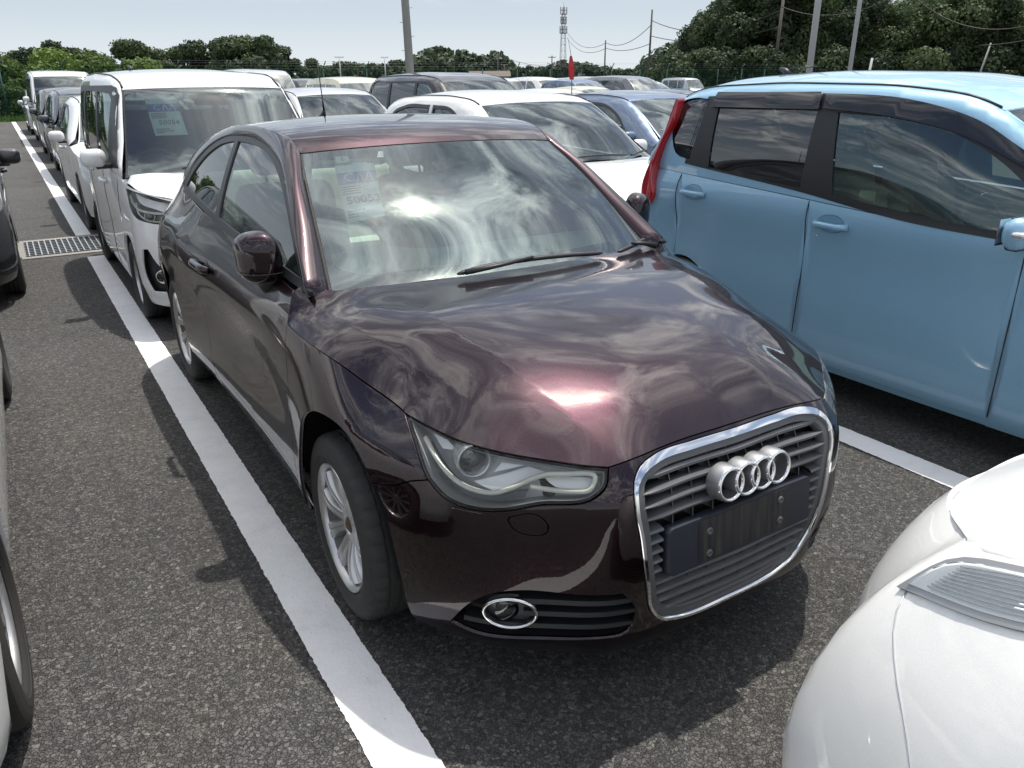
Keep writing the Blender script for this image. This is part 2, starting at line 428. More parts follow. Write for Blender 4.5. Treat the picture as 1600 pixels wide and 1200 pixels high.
    def cyl(s, a, b, r, n=10, r2=None):
        return s.tube([a, b], [r, r if r2 is None else r2], n)
    def grid(s, P, smooth=True):
        """P: array (n,m,3)"""
        P = np.asarray(P); n, m = P.shape[:2]
        return s.add([tuple(p) for p in P.reshape(-1, 3)], [(i * m + j, (i + 1) * m + j, (i + 1) * m + j + 1, i * m + j + 1) for i in range(n - 1) for j in range(m - 1)], smooth)
    def mesh(s, name):
        me = bpy.data.meshes.new(name); me.from_pydata([tuple(v) for v in s.V], [], s.F); me.update()
        me.polygons.foreach_set('use_smooth', s.S)
        if any(s.S) and not all(s.S): pass
        return me
    def build(s, name, mat=None, parent=None, label=None, auto=None):
        me = s.mesh(name)
        if auto is not None:
            me.polygons.foreach_set('use_smooth', [True] * len(me.polygons)); me.set_sharp_from_angle(angle=R(auto))
        return link(name, me, mat, parent, label)
def curve(pts, step=.02, closed=True):
    """Catmull-Rom through pts; a third element 'c' marks a corner"""
    n = len(pts); P = [np.array(p[:2], float) for p in pts]; C = [len(p) > 2 for p in pts]
    out = []
    rng = range(n if closed else n - 1)
    for i in rng:
        p1 = P[i]; p2 = P[(i + 1) % n]
        p0 = P[i - 1] if (closed or i > 0) and not C[i] else 2 * p1 - p2
        p3 = P[(i + 2) % n] if (closed or i + 2 < n) and not C[(i + 1) % n] else 2 * p2 - p1
        L = np.linalg.norm(p2 - p1); k = max(1, int(round(L / step)))
        t = (np.arange(k) / k)[:, None]
        # centripetal-ish tangents scaled by neighbouring lengths
        d1 = np.linalg.norm(p1 - p0) + 1e-9; d2 = L + 1e-9; d3 = np.linalg.norm(p3 - p2) + 1e-9
        m1 = ((p1 - p0) / d1 - (p2 - p0) / (d1 + d2) + (p2 - p1) / d2) * d2
        m2 = ((p2 - p1) / d2 - (p3 - p1) / (d2 + d3) + (p3 - p2) / d3) * d2
        h = (2 * t**3 - 3 * t**2 + 1) * p1 + (t**3 - 2 * t**2 + t) * m1 + (-2 * t**3 + 3 * t**2) * p2 + (t**3 - t**2) * m2
        out += list(h)
    if not closed: out.append(P[-1])
    return np.array(out)
def inset(P, g):
    P = np.asarray(P, float)
    A = np.sum(P[:, 0] * np.roll(P[:, 1], -1) - np.roll(P[:, 0], -1) * P[:, 1])
    if A < 0: g = -g
    d1 = P - np.roll(P, 1, 0); d2 = np.roll(P, -1, 0) - P
    n1 = np.stack([-d1[:, 1], d1[:, 0]], 1); n2 = np.stack([-d2[:, 1], d2[:, 0]], 1)
    n1 /= np.linalg.norm(n1, axis=1)[:, None] + 1e-12; n2 /= np.linalg.norm(n2, axis=1)[:, None] + 1e-12
    b = n1 + n2; L = np.linalg.norm(b, axis=1)[:, None] + 1e-9; b /= L
    c = np.maximum((b * n1).sum(1), .45)[:, None]
    return P + b * g / c
def pip(poly, Q):
    x, y = Q[:, 0], Q[:, 1]; c = np.zeros(len(Q), bool); n = len(poly); j = n - 1
    for i in range(n):
        xi, yi = poly[i]; xj, yj = poly[j]
        if yi != yj:
            m = ((yi > y) != (yj > y)) & (x < (xj - xi) * (y - yi) / (yj - yi) + xi); c ^= m
        j = i
    return c
def seg_dist(poly, Q):
    d = np.full(len(Q), 1e9); n = len(poly)
    for i in range(n):
        a = poly[i]; b = poly[(i + 1) % n]; ab = b - a; t = np.clip(((Q - a) @ ab) / (ab @ ab + 1e-12), 0, 1)
        d = np.minimum(d, np.hypot(*(Q - a - t[:, None] * ab).T))
    return d
CEN = Vector((0, 2, .55))
def surf_normals(surf, Q, cen=CEN):
    e = 2e-3
    du = surf(Q[:, 0] + e, Q[:, 1]) - surf(Q[:, 0] - e, Q[:, 1]); dv = surf(Q[:, 0], Q[:, 1] + e) - surf(Q[:, 0], Q[:, 1] - e)
    n = np.cross(du, dv); n /= np.linalg.norm(n, axis=1)[:, None] + 1e-12
    P = surf(Q[:, 0], Q[:, 1]); out = ((P - np.array(cen)) * n).sum(1)
    return P, (n if np.median(out) > 0 else -n)
def orient(V, NN, F):
    T = np.array([f[:3] for f in F]); g = np.cross(V[T[:, 1]] - V[T[:, 0]], V[T[:, 2]] - V[T[:, 0]])
    s = (g * (NN[T[:, 0]] + NN[T[:, 1]] + NN[T[:, 2]])).sum(1)
    return [f if k >= 0 else f[::-1] for f, k in zip(F, s)]
def panel_mesh(name, surf, outline, holes=(), step=.04, flange=.012, gap=.0018, off=0.0, mirror=False, cen=CEN, lens=None):
    """a pressed panel: the region of the chart inside outline (minus holes) lifted onto surf, its rim folded inward"""
    outline = inset(outline, gap) if gap else np.asarray(outline, float)
    holes = [inset(h, -gap) if gap else np.asarray(h, float) for h in holes]
    loops = [outline] + holes
    lo = outline.min(0); hi = outline.max(0)
    xs = np.arange(lo[0] + step / 2, hi[0], step); ys = np.arange(lo[1] + step / 2, hi[1], step)
    A, B = np.meshgrid(xs, ys); A = A + (np.arange(len(ys)) % 2 * step / 2)[:, None]
    Q = np.stack([A.ravel(), B.ravel()], 1); m = pip(outline, Q)
    for h in holes: m &= ~pip(h, Q)
    Q = Q[m]
    for l in loops:
        if len(Q): Q = Q[seg_dist(l, Q) > step * .45]
    V2 = []; E = []
    for l in loops:
        k = len(V2); V2 += [Vector(p) for p in l]; E += [(k + i, k + (i + 1) % len(l)) for i in range(len(l))]
    nb = len(V2); V2 += [Vector(p) for p in Q]
    vo, eo, fo, ov, oe, of = delaunay_2d_cdt(V2, E, [], 0, 1e-7)
    W = np.array([tuple(v) for v in vo]); cen2 = np.array([W[list(f)].mean(0) for f in fo])
    keep = pip(outline, cen2)
    for h in holes: keep &= ~pip(h, cen2)
    F = [tuple(f) for f, k in zip(fo, keep) if k]
    P, Nn = surf_normals(surf, W, cen)
    if off: P = P + Nn * off
    if lens is not None: P = P + Nn * lens(W)[:, None]
    # orient
    a, b, c = P[[f[0] for f in F]], P[[f[1] for f in F]], P[[f[2] for f in F]]
    fl = (np.cross(b - a, c - a) * Nn[[f[0] for f in F]]).sum(1)
    F = [f if s > 0 else f[::-1] for f, s in zip(F, fl)]
    V = list(P); NN = list(Nn)
    if flange:
        idx = {}
        for i, o in enumerate(ov):
            for k in o: idx[k] = i
        k0 = 0
        for l in loops:
            n = len(l); ids = [idx[k0 + i] for i in range(n)]; k0 += n
            area = np.sum(l[:, 0] * np.roll(l[:, 1], -1) - np.roll(l[:, 0], -1) * l[:, 1])
            base = len(V)
            for q in range(n):
                i = ids[q]; t = P[ids[(q + 1) % n]] - P[ids[q - 1]]
                sd = np.cross(t, Nn[i]); sd /= np.linalg.norm(sd) + 1e-12
                V.append(P[i]); NN.append(sd * .7 + Nn[i] * .7)
                V.append(P[i] - Nn[i] * flange); NN.append(sd)
            isout = l is loops[0]
            ins = inset(l, .004 if isout else -.004)
            IN = surf(ins[:, 0], ins[:, 1])
            for q in range(n):
                r = (q + 1) % n; F.append((base + 2 * q, base + 2 * r, base + 2 * r + 1, base + 2 * q + 1))
                i = ids[q]; sd = NN[base + 2 * q + 1]
                if np.dot(sd, IN[q] + Nn[i] * off - P[i]) > 0:
                    sd = -sd; NN[base + 2 * q + 1] = sd; NN[base + 2 * q] = sd * .7 + Nn[i] * .7
    V = np.array(V); NN = np.array(NN)
    F = orient(V, NN, F)
    if mirror:
        V = V * [-1, 1, 1]; NN = NN * [-1, 1, 1]; F = [f[::-1] for f in F]
    NN /= np.linalg.norm(NN, axis=1)[:, None] + 1e-12
    return mesh(name, V, F, True, NN)
def panel(name, surf, outline, mat, parent, mirror=False, label=None, **k):
    return link(name, panel_mesh(name, surf, outline, mirror=mirror, **k), mat, parent, label)
def path3(surf, P, off=0.0, cen=CEN, mirror=False):
    Q = np.asarray(P, float); X, n = surf_normals(surf, Q, cen); X = X + n * off
    if mirror: X = X * [-1, 1, 1]
    return [Vector(p) for p in X]
def ellipse(c, rx, ry, n=32, rot=0.0):
    t = np.arange(n) * 2 * math.pi / n; x = rx * np.cos(t); y = ry * np.sin(t)
    return np.stack([c[0] + x * math.cos(rot) - y * math.sin(rot), c[1] + x * math.sin(rot) + y * math.cos(rot)], 1)
def rrect(x0, y0, x1, y1, r, n=4):
    P = []
    for cx, cy, a0 in ((x1 - r, y1 - r, 0), (x0 + r, y1 - r, 90), (x0 + r, y0 + r, 180), (x1 - r, y0 + r, 270)):
        for i in range(n + 1):
            a = R(a0 + 90 * i / n); P.append((cx + r * math.cos(a), cy + r * math.sin(a)))
    return np.array(P)
def text_mesh(body, size, mat, parent, M, name='lettering', extrude=.0004, align='CENTER'):
    cu = bpy.data.curves.new(name, 'FONT'); cu.body = body; cu.size = size; cu.extrude = extrude; cu.align_x = align; cu.align_y = 'CENTER'; cu.resolution_u = 3
    o = bpy.data.objects.new(name, cu); COL.objects.link(o)
    dg = bpy.context.evaluated_depsgraph_get(); me = bpy.data.meshes.new_from_object(o.evaluated_get(dg))
    bpy.data.objects.remove(o, do_unlink=True); bpy.data.curves.remove(cu)
    me.materials.clear(); me.transform(M)
    return link(name, me, mat, parent)
# ------------------------------------------------------------------ ground
def asphalt_mat():
    m = bpy.data.materials.new('asphalt'); nt, N, L, b = nodes_of(m)
    tc = N('ShaderNodeTexCoord')
    def voro(scale, feat, rnd=1.0):
        v = N('ShaderNodeTexVoronoi'); v.inputs['Scale'].default_value = scale; v.feature = feat; v.inputs['Randomness'].default_value = rnd
        L(wob.outputs[0], v.inputs['Vector']); return v
    wn = N('ShaderNodeTexNoise'); wn.inputs['Scale'].default_value = 60.0; wn.inputs['Detail'].default_value = 2; L(tc.outputs['Object'], wn.inputs['Vector'])
    ws = N('ShaderNodeVectorMath'); ws.operation = 'SCALE'; ws.inputs['Scale'].default_value = 0.022; L(wn.outputs['Color'], ws.inputs[0])
    wob = N('ShaderNodeVectorMath'); wob.operation = 'ADD'; L(tc.outputs['Object'], wob.inputs[0]); L(ws.outputs[0], wob.inputs[1])
    v1 = voro(88.0, 'F1'); ve = voro(88.0, 'DISTANCE_TO_EDGE'); v2 = voro(260.0, 'F1')
    sp = N('ShaderNodeSeparateColor'); L(v1.outputs['Color'], sp.inputs[0])
    cr = N('ShaderNodeValToRGB'); e = cr.color_ramp.elements
    for _ in range(3): e.new(.5)
    for el, (p, c) in zip(e, [(0, (.058, .057, .056)), (.45, (.096, .094, .091)), (.80, (.140, .136, .130)), (.975, (.18, .172, .162)), (1.0, (.25, .235, .22))]):
        el.position = p; el.color = (*c, 1)
    L(sp.outputs[0], cr.inputs[0])
    ed = N('ShaderNodeMapRange'); ed.inputs[1].default_value = .0; ed.inputs[2].default_value = .11; ed.inputs[3].default_value = .30; ed.inputs[4].default_value = 1; L(ve.outputs[0], ed.inputs[0])
    big = N('ShaderNodeTexNoise'); big.inputs['Scale'].default_value = .9; big.inputs['Detail'].default_value = 8; big.inputs['Roughness'].default_value = .6; L(tc.outputs['Object'], big.inputs['Vector'])
    bm = N('ShaderNodeMapRange'); bm.inputs[1].default_value = .3; bm.inputs[2].default_value = .7; bm.inputs[3].default_value = .80; bm.inputs[4].default_value = 1.14; L(big.outputs[0], bm.inputs[0])
    warm = N('ShaderNodeTexNoise'); warm.inputs['Scale'].default_value = 2.3; warm.inputs['Detail'].default_value = 5; L(tc.outputs['Object'], warm.inputs['Vector'])
    wr = N('ShaderNodeValToRGB'); wr.color_ramp.elements[0].position = .42; wr.color_ramp.elements[1].position = .68
    wr.color_ramp.elements[0].color = (1, 1, 1, 1); wr.color_ramp.elements[1].color = (1.0, .99, .94, 1); L(warm.outputs[0], wr.inputs[0])
    gn = N('ShaderNodeTexNoise'); gn.inputs['Scale'].default_value = 210.0; gn.inputs['Detail'].default_value = 4; gn.inputs['Roughness'].default_value = .7; L(tc.outputs['Object'], gn.inputs['Vector'])
    gm = N('ShaderNodeMapRange'); gm.inputs[1].default_value = .32; gm.inputs[2].default_value = .62; gm.inputs[3].default_value = .55; gm.inputs[4].default_value = 1.12; L(gn.outputs[0], gm.inputs[0])
    k0 = N('ShaderNodeMath'); k0.operation = 'MULTIPLY'; L(ed.outputs[0], k0.inputs[0]); L(gm.outputs[0], k0.inputs[1])
    k = N('ShaderNodeMath'); k.operation = 'MULTIPLY'; L(k0.outputs[0], k.inputs[0]); L(bm.outputs[0], k.inputs[1])
    s1 = N('ShaderNodeVectorMath'); s1.operation = 'SCALE'; L(cr.outputs[0], s1.inputs[0]); L(k.outputs[0], s1.inputs['Scale'])
    s2 = N('ShaderNodeVectorMath'); s2.operation = 'MULTIPLY'; L(s1.outputs[0], s2.inputs[0]); L(wr.outputs[0], s2.inputs[1])
    L(s2.outputs[0], b.inputs['Base Color'])
    setp(b, Roughness=.78, Specular_IOR_Level=.45)
    inv = N('ShaderNodeMath'); inv.operation = 'MULTIPLY_ADD'; inv.inputs[1].default_value = .9; L(ed.outputs[0], inv.inputs[0])
    d2 = N('ShaderNodeMath'); d2.operation = 'MULTIPLY'; d2.inputs[1].default_value = -.35; L(v2.outputs['Distance'], d2.inputs[0]); L(d2.outputs[0], inv.inputs[2])
    d3 = N('ShaderNodeMath'); d3.operation = 'MULTIPLY_ADD'; d3.inputs[1].default_value = .5; L(sp.outputs[1], d3.inputs[0])
    i2 = N('ShaderNodeMath'); i2.operation = 'ADD'; L(inv.outputs[0], i2.inputs[0]); L(gn.outputs[0], i2.inputs[1]); L(i2.outputs[0], d3.inputs[2])
    bp = N('ShaderNodeBump'); bp.inputs['Strength'].default_value = 1.0; bp.inputs['Distance'].default_value = .004; L(d3.outputs[0], bp.inputs['Height'])
    L(bp.outputs[0], b.inputs['Normal'])
    MATS['asphalt'] = m
asphalt_mat()
def line_mat():
    m = bpy.data.materials.new('road_paint'); nt, N, L, b = nodes_of(m); tc = N('ShaderNodeTexCoord')
    n = N('ShaderNodeTexNoise'); n.inputs['Scale'].default_value = 7.0; n.inputs['Detail'].default_value = 12; n.inputs['Roughness'].default_value = .7; L(tc.outputs['Object'], n.inputs['Vector'])
    r = N('ShaderNodeValToRGB'); e = r.color_ramp.elements; e.new(.5)
    for el, (p, c) in zip(e, [(.28, (.66, .66, .64)), (.42, (.78, .78, .77)), (.62, (.84, .84, .83))]): el.position = p; el.color = (*c, 1)
    L(n.outputs[0], r.inputs[0])
    v = N('ShaderNodeTexVoronoi'); v.inputs['Scale'].default_value = 26.0; L(tc.outputs['Object'], v.inputs['Vector'])
    vr = N('ShaderNodeMapRange'); vr.inputs[1].default_value = .035; vr.inputs[2].default_value = .06; vr.inputs[3].default_value = .35; vr.inputs[4].default_value = 1; L(v.outputs['Distance'], vr.inputs[0])
    s = N('ShaderNodeVectorMath'); s.operation = 'SCALE'; L(r.outputs[0], s.inputs[0]); L(vr.outputs[0], s.inputs['Scale']); L(s.outputs[0], b.inputs['Base Color'])
    setp(b, Roughness=.6)
    v2 = N('ShaderNodeTexVoronoi'); v2.inputs['Scale'].default_value = 88.0; L(tc.outputs['Object'], v2.inputs['Vector'])
    n3 = N('ShaderNodeTexNoise'); n3.inputs['Scale'].default_value = 25.0; n3.inputs['Detail'].default_value = 6; L(tc.outputs['Object'], n3.inputs['Vector'])
    ad = N('ShaderNodeMath'); ad.operation = 'MULTIPLY_ADD'; ad.inputs[1].default_value = -.35; L(v2.outputs['Distance'], ad.inputs[0]); L(n3.outputs[0], ad.inputs[2])
    bp = N('ShaderNodeBump'); bp.inputs['Strength'].default_value = .6; bp.inputs['Distance'].default_value = .004; L(ad.outputs[0], bp.inputs['Height']); L(bp.outputs[0], b.inputs['Normal'])
    MATS['road_paint'] = m
line_mat()
pm('grass', (.055, .085, .02), .9, vary=.5, vscale=3, bump=.6, bscale=40)
pm('soil', (.09, .075, .05), .95, vary=.4, vscale=2)
pm('galv', (.17, .185, .19), .45, metallic=.5, vary=.3, vscale=12)
pm('concrete', (.26, .25, .235), .85, vary=.2, vscale=6, bump=.3, bscale=80)
pm('grate_dark', (.10, .112, .118), .5, metallic=.4, vary=.25, vscale=20)
pm('grate_bar', (.42, .44, .45), .35, metallic=.5, vary=.2, vscale=30)

def sheet(name, pts, z, mat, kind='structure', parent=None):
    me = mesh(name, [(x, y, z) for x, y in pts], [tuple(range(len(pts)))], False)
    o = link(name, me, mat, parent)
    if kind: o['kind'] = kind
    return o
sheet('ground', [(-900, -60), (1200, -60), (1200, 1500), (-900, 1500)], -.012, 'soil')
sheet('parking_lot', [(-60, -30), (90, -30), (90, 41.6), (-60, 41.6)], 0, 'asphalt')
sheet('far_parking_lot', [(-6, 52), (170, 52), (170, 150), (-6, 150)], -.004, 'asphalt')
rng = random.Random(5)
def painted_line(x0, x1, y0, y1, label):
    step = .006 if y0 < 9 else .05
    n = int((y1 - y0) / step); V = []; F = []
    j = [0, 0]
    for i in range(n + 1):
        y = y0 + (y1 - y0) * i / n; a = []
        for k in (0, 1):
            j[k] = j[k] * .55 + rng.gauss(0, .0010); a.append(j[k])
        V += [(x0 + a[0], y, .004), (x1 + a[1], y, .004)]
    F = [(2 * i, 2 * i + 1, 2 * i + 3, 2 * i + 2) for i in range(n)]
    o = link('painted_line', mesh('painted_line', V, F, False), 'road_paint'); o['kind'] = 'structure'; o['label'] = label
painted_line(-.992, -.842, -2.2, 7.34, 'white bay line running beside the maroon hatchback')
painted_line(-.986, -.836, 8.66, 41.2, 'white bay line beyond the drain grate')
painted_line(1.565, 1.712, -2.6, 7.34, 'white bay line between maroon hatchback and blue car')
for i, x in enumerate((4.15, 6.75, 9.35, 11.95, 14.55)):
    painted_line(x, x + .15, 8.66, 41.2, 'white bay line under the parked rows')
for i, x in enumerate((-4.6, -7.2)):
    painted_line(x, x + .15, -2, 7.34, 'white bay line left of the aisle')

# drain grate across the aisle
gr = thing('drain_grate', 'ribbed galvanised steel drain grate set across the asphalt aisle', 'drain grate', (0, 8.08, 0))
sheet('channel_floor', [(-1.50, -.44), (5.5, -.44), (5.5, .44), (-1.50, .44)], .003, 'grate_dark', None, gr)
mb = MB()
for y in (-.49, .49): mb.box((2.0, y, .002), (7.06, .1, .012))
mb.box((-1.52, 0, .002), (.06, .88, .012)); mb.build('concrete_kerb', 'concrete', gr)
bar = MB().box((0, 0, 0), (.012, .86, .016)).mesh('grate_bar')
bar.materials.append(MATS['grate_bar'])
for i in range(44):
    link('grate_bar', bar, None, gr).location = (-1.462 + i * .0535, 0, .008)
cb = MB().box((0, 0, 0), (4.0, .006, .008)).mesh('cross_bar'); cb.materials.append(MATS['grate_dark'])
for i in range(9): link('cross_bar', cb, None, gr).location = (.5, -.40 + i * .1, .007)
# ------------------------------------------------------------------ shared car pieces
def place(mb, M):
    mb.V = [tuple(M @ Vector(v)) for v in mb.V]; return mb
def tyre_mesh(Ro, w, Ri, n=120, tread=True):
    """tyre centred at origin, +x outward; shoulder blocks cut by grooves"""
    h = w / 2
    prof = [(-h * .86, Ri - .004), (-h * .98, Ri + (Ro - Ri) * .35), (-h * .97, Ri + (Ro - Ri) * .7), (-h * .86, Ro - .010), (-h * .70, Ro - .002), (-h * .42, Ro), (-h * .40, Ro - .007), (-h * .34, Ro - .007), (-h * .32, Ro),
            (-.006, Ro), (-.005, Ro - .007), (.005, Ro - .007), (.006, Ro), (h * .32, Ro), (h * .34, Ro - .007), (h * .40, Ro - .007), (h * .42, Ro), (h * .70, Ro - .002), (h * .86, Ro - .010), (h * .945, Ro - .026),
            (h * .95, Ro - .030), (h * 1.0, Ri + (Ro - Ri) * .52), (h * 1.005, Ri + (Ro - Ri) * .50), (h * .99, Ri + (Ro - Ri) * .28), (h * .965, Ri + (Ro - Ri) * .26), (h * .93, Ri + .010), (h * .86, Ri + .004), (h * .80, Ri - .006)]
    V = []; F = []; m = len(prof)
    for i in range(n):
        a = 2 * math.pi * i / n
        for k, (x, r) in enumerate(prof):
            if tread and i % 4 == 0 and k in (3, 4, 5, 16, 17, 18): r -= .006
            V.append((x, r * math.cos(a), r * math.sin(a)))
    for i in range(n):
        j = (i + 1) % n
        for k in range(m - 1): F.append((i * m + k, j * m + k, j * m + k + 1, i * m + k + 1))
    me = bpy.data.meshes.new('tyre'); me.from_pydata(V, [], F); me.update()
    me.polygons.foreach_set('use_smooth', [True] * len(F)); me.set_sharp_from_angle(angle=R(35)); me.materials.append(MATS['rubber'])
    return me
def rim_mesh(Ri, style='split', n=10, depth=.03):
    mb = MB()
    mb.lathe([(.0, Ri + .002), (.004, Ri), (.0, Ri - .006), (-.010, Ri - .011), (-.016, Ri - .014)], 64)
    if style == 'split':
        for i in range(5):
            for sg in (-1, 1):
                a0 = 2 * math.pi * i / 5; 
                prof = []
                for t in np.linspace(0, 1, 9):
                    r = .042 + (Ri - .022 - .042) * t
                    a = a0 + sg * (R(15) + R(4.5) * t)
                    wdt = .021 - .004 * math.sin(t * math.pi) + .011 * t ** 2
                    x = -.034 + .026 * math.sin(t * math.pi * .62)
                    c = np.array([0, r * math.cos(a), r * math.sin(a)]); tg = np.array([0, -math.sin(a), math.cos(a)])
                    row = []
                    for (q, dx) in ((-1.0, -.04), (-.97, -.010), (-.75, 0), (-.1, .001), (.0, -.004), (.1, .001), (.75, 0), (.97, -.010), (1.0, -.04)):
                        row.append(c + tg * wdt * q + np.array([x + dx, 0, 0]))
                    prof.append(row)
                mb.grid(prof)
        mb.lathe([(-.03, .0), (-.03, .026), (-.036, .028), (-.028, .034), (-.030, .062), (-.06, .07)], 40)
    elif style == 'multi':
        for i in range(n):
            a = 2 * math.pi * i / n; prof = []
            for t in np.linspace(0, 1, 6):
                r = .035 + (Ri - .02 - .035) * t; wdt = .011 + .008 * t ** 2
                c = np.array([-.03 + .02 * math.sin(t * 2.4), r * math.cos(a), r * math.sin(a)]); tg = np.array([0, -math.sin(a), math.cos(a)])
                prof.append([c + tg * wdt * q + np.array([dx, 0, 0]) for q, dx in ((-1, -.03), (-.8, 0), (.8, 0), (1, -.03))])
            mb.grid(prof)
        mb.lathe([(-.02, .0), (-.02, .03), (-.03, .05), (-.05, .055)], 28)
    else:  # steel wheel cover
        prof = [(-.01, 0), (-.008, .05), (-.016, .06), (-.006, Ri * .62), (-.018, Ri * .66), (-.018, Ri * .8), (-.006, Ri * .86), (-.008, Ri - .004)]
        mb.lathe(prof, 40)
    me = mb.mesh('rim'); me.set_sharp_from_angle(angle=R(40)); me.materials.append(MATS['alloy']); return me
_disc = None
def disc_mesh():
    global _disc
    if _disc is None:
        mb = MB(); mb.lathe([(-.075, .0), (-.07, .07), (-.085, .075), (-.085, .125), (-.095, .126)], 32); mb.box((-.07, .10, .05), (.04, .09, .06))
        _disc = mb.mesh('brake'); _disc.materials.append(pm('brake_metal', (.10, .09, .08), .6, metallic=.6, vary=.3, vscale=30))
    return _disc
BAR = {}
pm('barrel_shaded', (.13, .13, .13), .5, metallic=.5, vary=.3, vscale=20)  # darker than the alloy: shade behind the spokes put into the colour
def add_wheel(parent, c, side, tyre, rim, steer=0.0, hub=None):
    w = link('wheel', tyre, None, parent); w.location = c
    bk = round(rim[1], 3), len(tyre.vertices)
    if bk not in BAR:
        Ri = max(abs(v.co.y) for v in rim[0].vertices) - .002; b_ = MB().lathe([(-.012, Ri - .008), (-.02, Ri - .02), (-.13, Ri - .03), (-.135, .02)], 48).mesh('rim_barrel'); b_.materials.append(MATS['barrel_shaded']); BAR[bk] = b_
    link('rim_barrel', BAR[bk], None, w).location = (rim[1], 0, 0)
    w.rotation_euler = (random.Random(str(c)).random() * 6, 0, (math.pi if side < 0 else 0) + steer)
    w.rotation_mode = 'XYZ'
    r = link('rim', rim[0], None, w); r.location = (rim[1], 0, 0)
    d = link('brake_disc', disc_mesh(), None, w)
    if hub: h = link('hub_centre', hub, None, w); h.location = (rim[1], 0, 0)
    return w
def arch_liner(parent, y, r, x0, x1, z=.30, name='wheel_arch_liner'):
    for sg in (-1, 1):
        V = []; n = 20
        for i in range(n + 1):
            a = .02 + (math.pi - .04) * i / n
            for x in (x1, x0): V.append((sg * x, y + r * math.cos(a), z + r * math.sin(a)))
        k = len(V); V.append((sg * x0, y, z))
        F = [(2 * i, 2 * i + 2, 2 * i + 3, 2 * i + 1) for i in range(n)] + [(2 * i + 1, 2 * i + 3, k) for i in range(n)]
        link(name, mesh(name, V, F, True), 'black_plastic', parent)
def seat_mesh(w=.5, h=.62):
    mb = MB()
    mb.rbox((0, 0, .08), (w, .50, .17), .07, rx=R(8))
    mb.rbox((0, .27, .12 + h / 2), (w * .96, .14, h), .07, rx=R(-14))
    for s in (-1, 1):
        mb.rbox((s * w * .42, .22, .10 + h * .45), (.09, .16, h * .72), .045, rx=R(-14))
        mb.rbox((s * w * .44, -.02, .12), (.09, .44, .14), .045)
    mb.rbox((0, .27 + h * .27, .12 + h + .10), (.26, .10, .17), .05, rx=R(-10))
    mb.cyl((-.06, .27 + h * .22, .10 + h), (-.06, .27 + h * .27, .2 + h), .007); mb.cyl((.06, .27 + h * .22, .10 + h), (.06, .27 + h * .27, .2 + h), .007)
    me = mb.mesh('seat'); return me
def steering_mesh():
    mb = MB(); pts = [(0.185 * math.cos(t), 0, 0.185 * math.sin(t)) for t in np.linspace(0, 2 * math.pi, 40, endpoint=False)]
    mb.tube(pts, .014, 8, closed=True); mb.rbox((0, .02, -.01), (.17, .06, .12), .03)
    for a in (R(0), R(180), R(-90)): mb.box((.10 * math.cos(a), .01, .10 * math.sin(a)), (.16 if a != R(-90) else .035, .015, .035 if a != R(-90) else .16))
    return mb.mesh('steering_wheel')
SEAT = {}
def add_seat(parent, loc, mat, w=.5, h=.62):
    k = (mat, w, h)
    if k not in SEAT: SEAT[k] = seat_mesh(w, h); SEAT[k].materials.append(MATS[mat])
    o = link('seat', SEAT[k], None, parent); o.location = loc; return o

# ------------------------------------------------------------------ maroon hatchback
paint('maroon', (.0042, .0005, .0022), (.022, .0021, .0085), metallic=.88, rough=.34, dust=.008)
glass('windscreen_glass', (.74, .88, .82), refl=(.84, .97, 1.0), dirt=.05, ior=2.15)
glass('side_glass', (.66, .80, .74), dirt=.03)
glass('dark_glass', (.10, .11, .12), dirt=.02)
glass('lamp_lens', (.95, .96, .95), dirt=.08, fogw=.02, ior=1.33)
pm('lamp_grey', (.60, .61, .61), .4)
pm('lamp_white', (.90, .90, .90), .3)
pm('lamp_tube', (.72, .72, .62), .15, coat=.6)
pm('lamp_dark', (.07, .073, .076), .25)
glass('projector_glass', (.55, .6, .62), refl=1.0, dirt=0)
def plate_mat():
    m = bpy.data.materials.new('plate_carrier'); MATS['plate_carrier'] = m
    nt, N, L, b = nodes_of(m); tc = N('ShaderNodeTexCoord'); mp = N('ShaderNodeMapping'); mp.inputs['Scale'].default_value = (60, 2, 4); L(tc.outputs['Object'], mp.inputs[0])
    n = N('ShaderNodeTexNoise'); n.inputs['Scale'].default_value = 1.0; n.inputs['Detail'].default_value = 6; L(mp.outputs[0], n.inputs['Vector'])
    r = N('ShaderNodeValToRGB'); e = r.color_ramp.elements; e[0].position = .40; e[0].color = (.012, .014, .019, 1); e[1].position = .72; e[1].color = (.060, .052, .044, 1)
    L(n.outputs[0], r.inputs[0]); L(r.outputs[0], b.inputs['Base Color']); setp(b, Roughness=.55)
plate_mat()
pm('plate_plain', (.020, .025, .036), .42, vary=.15)

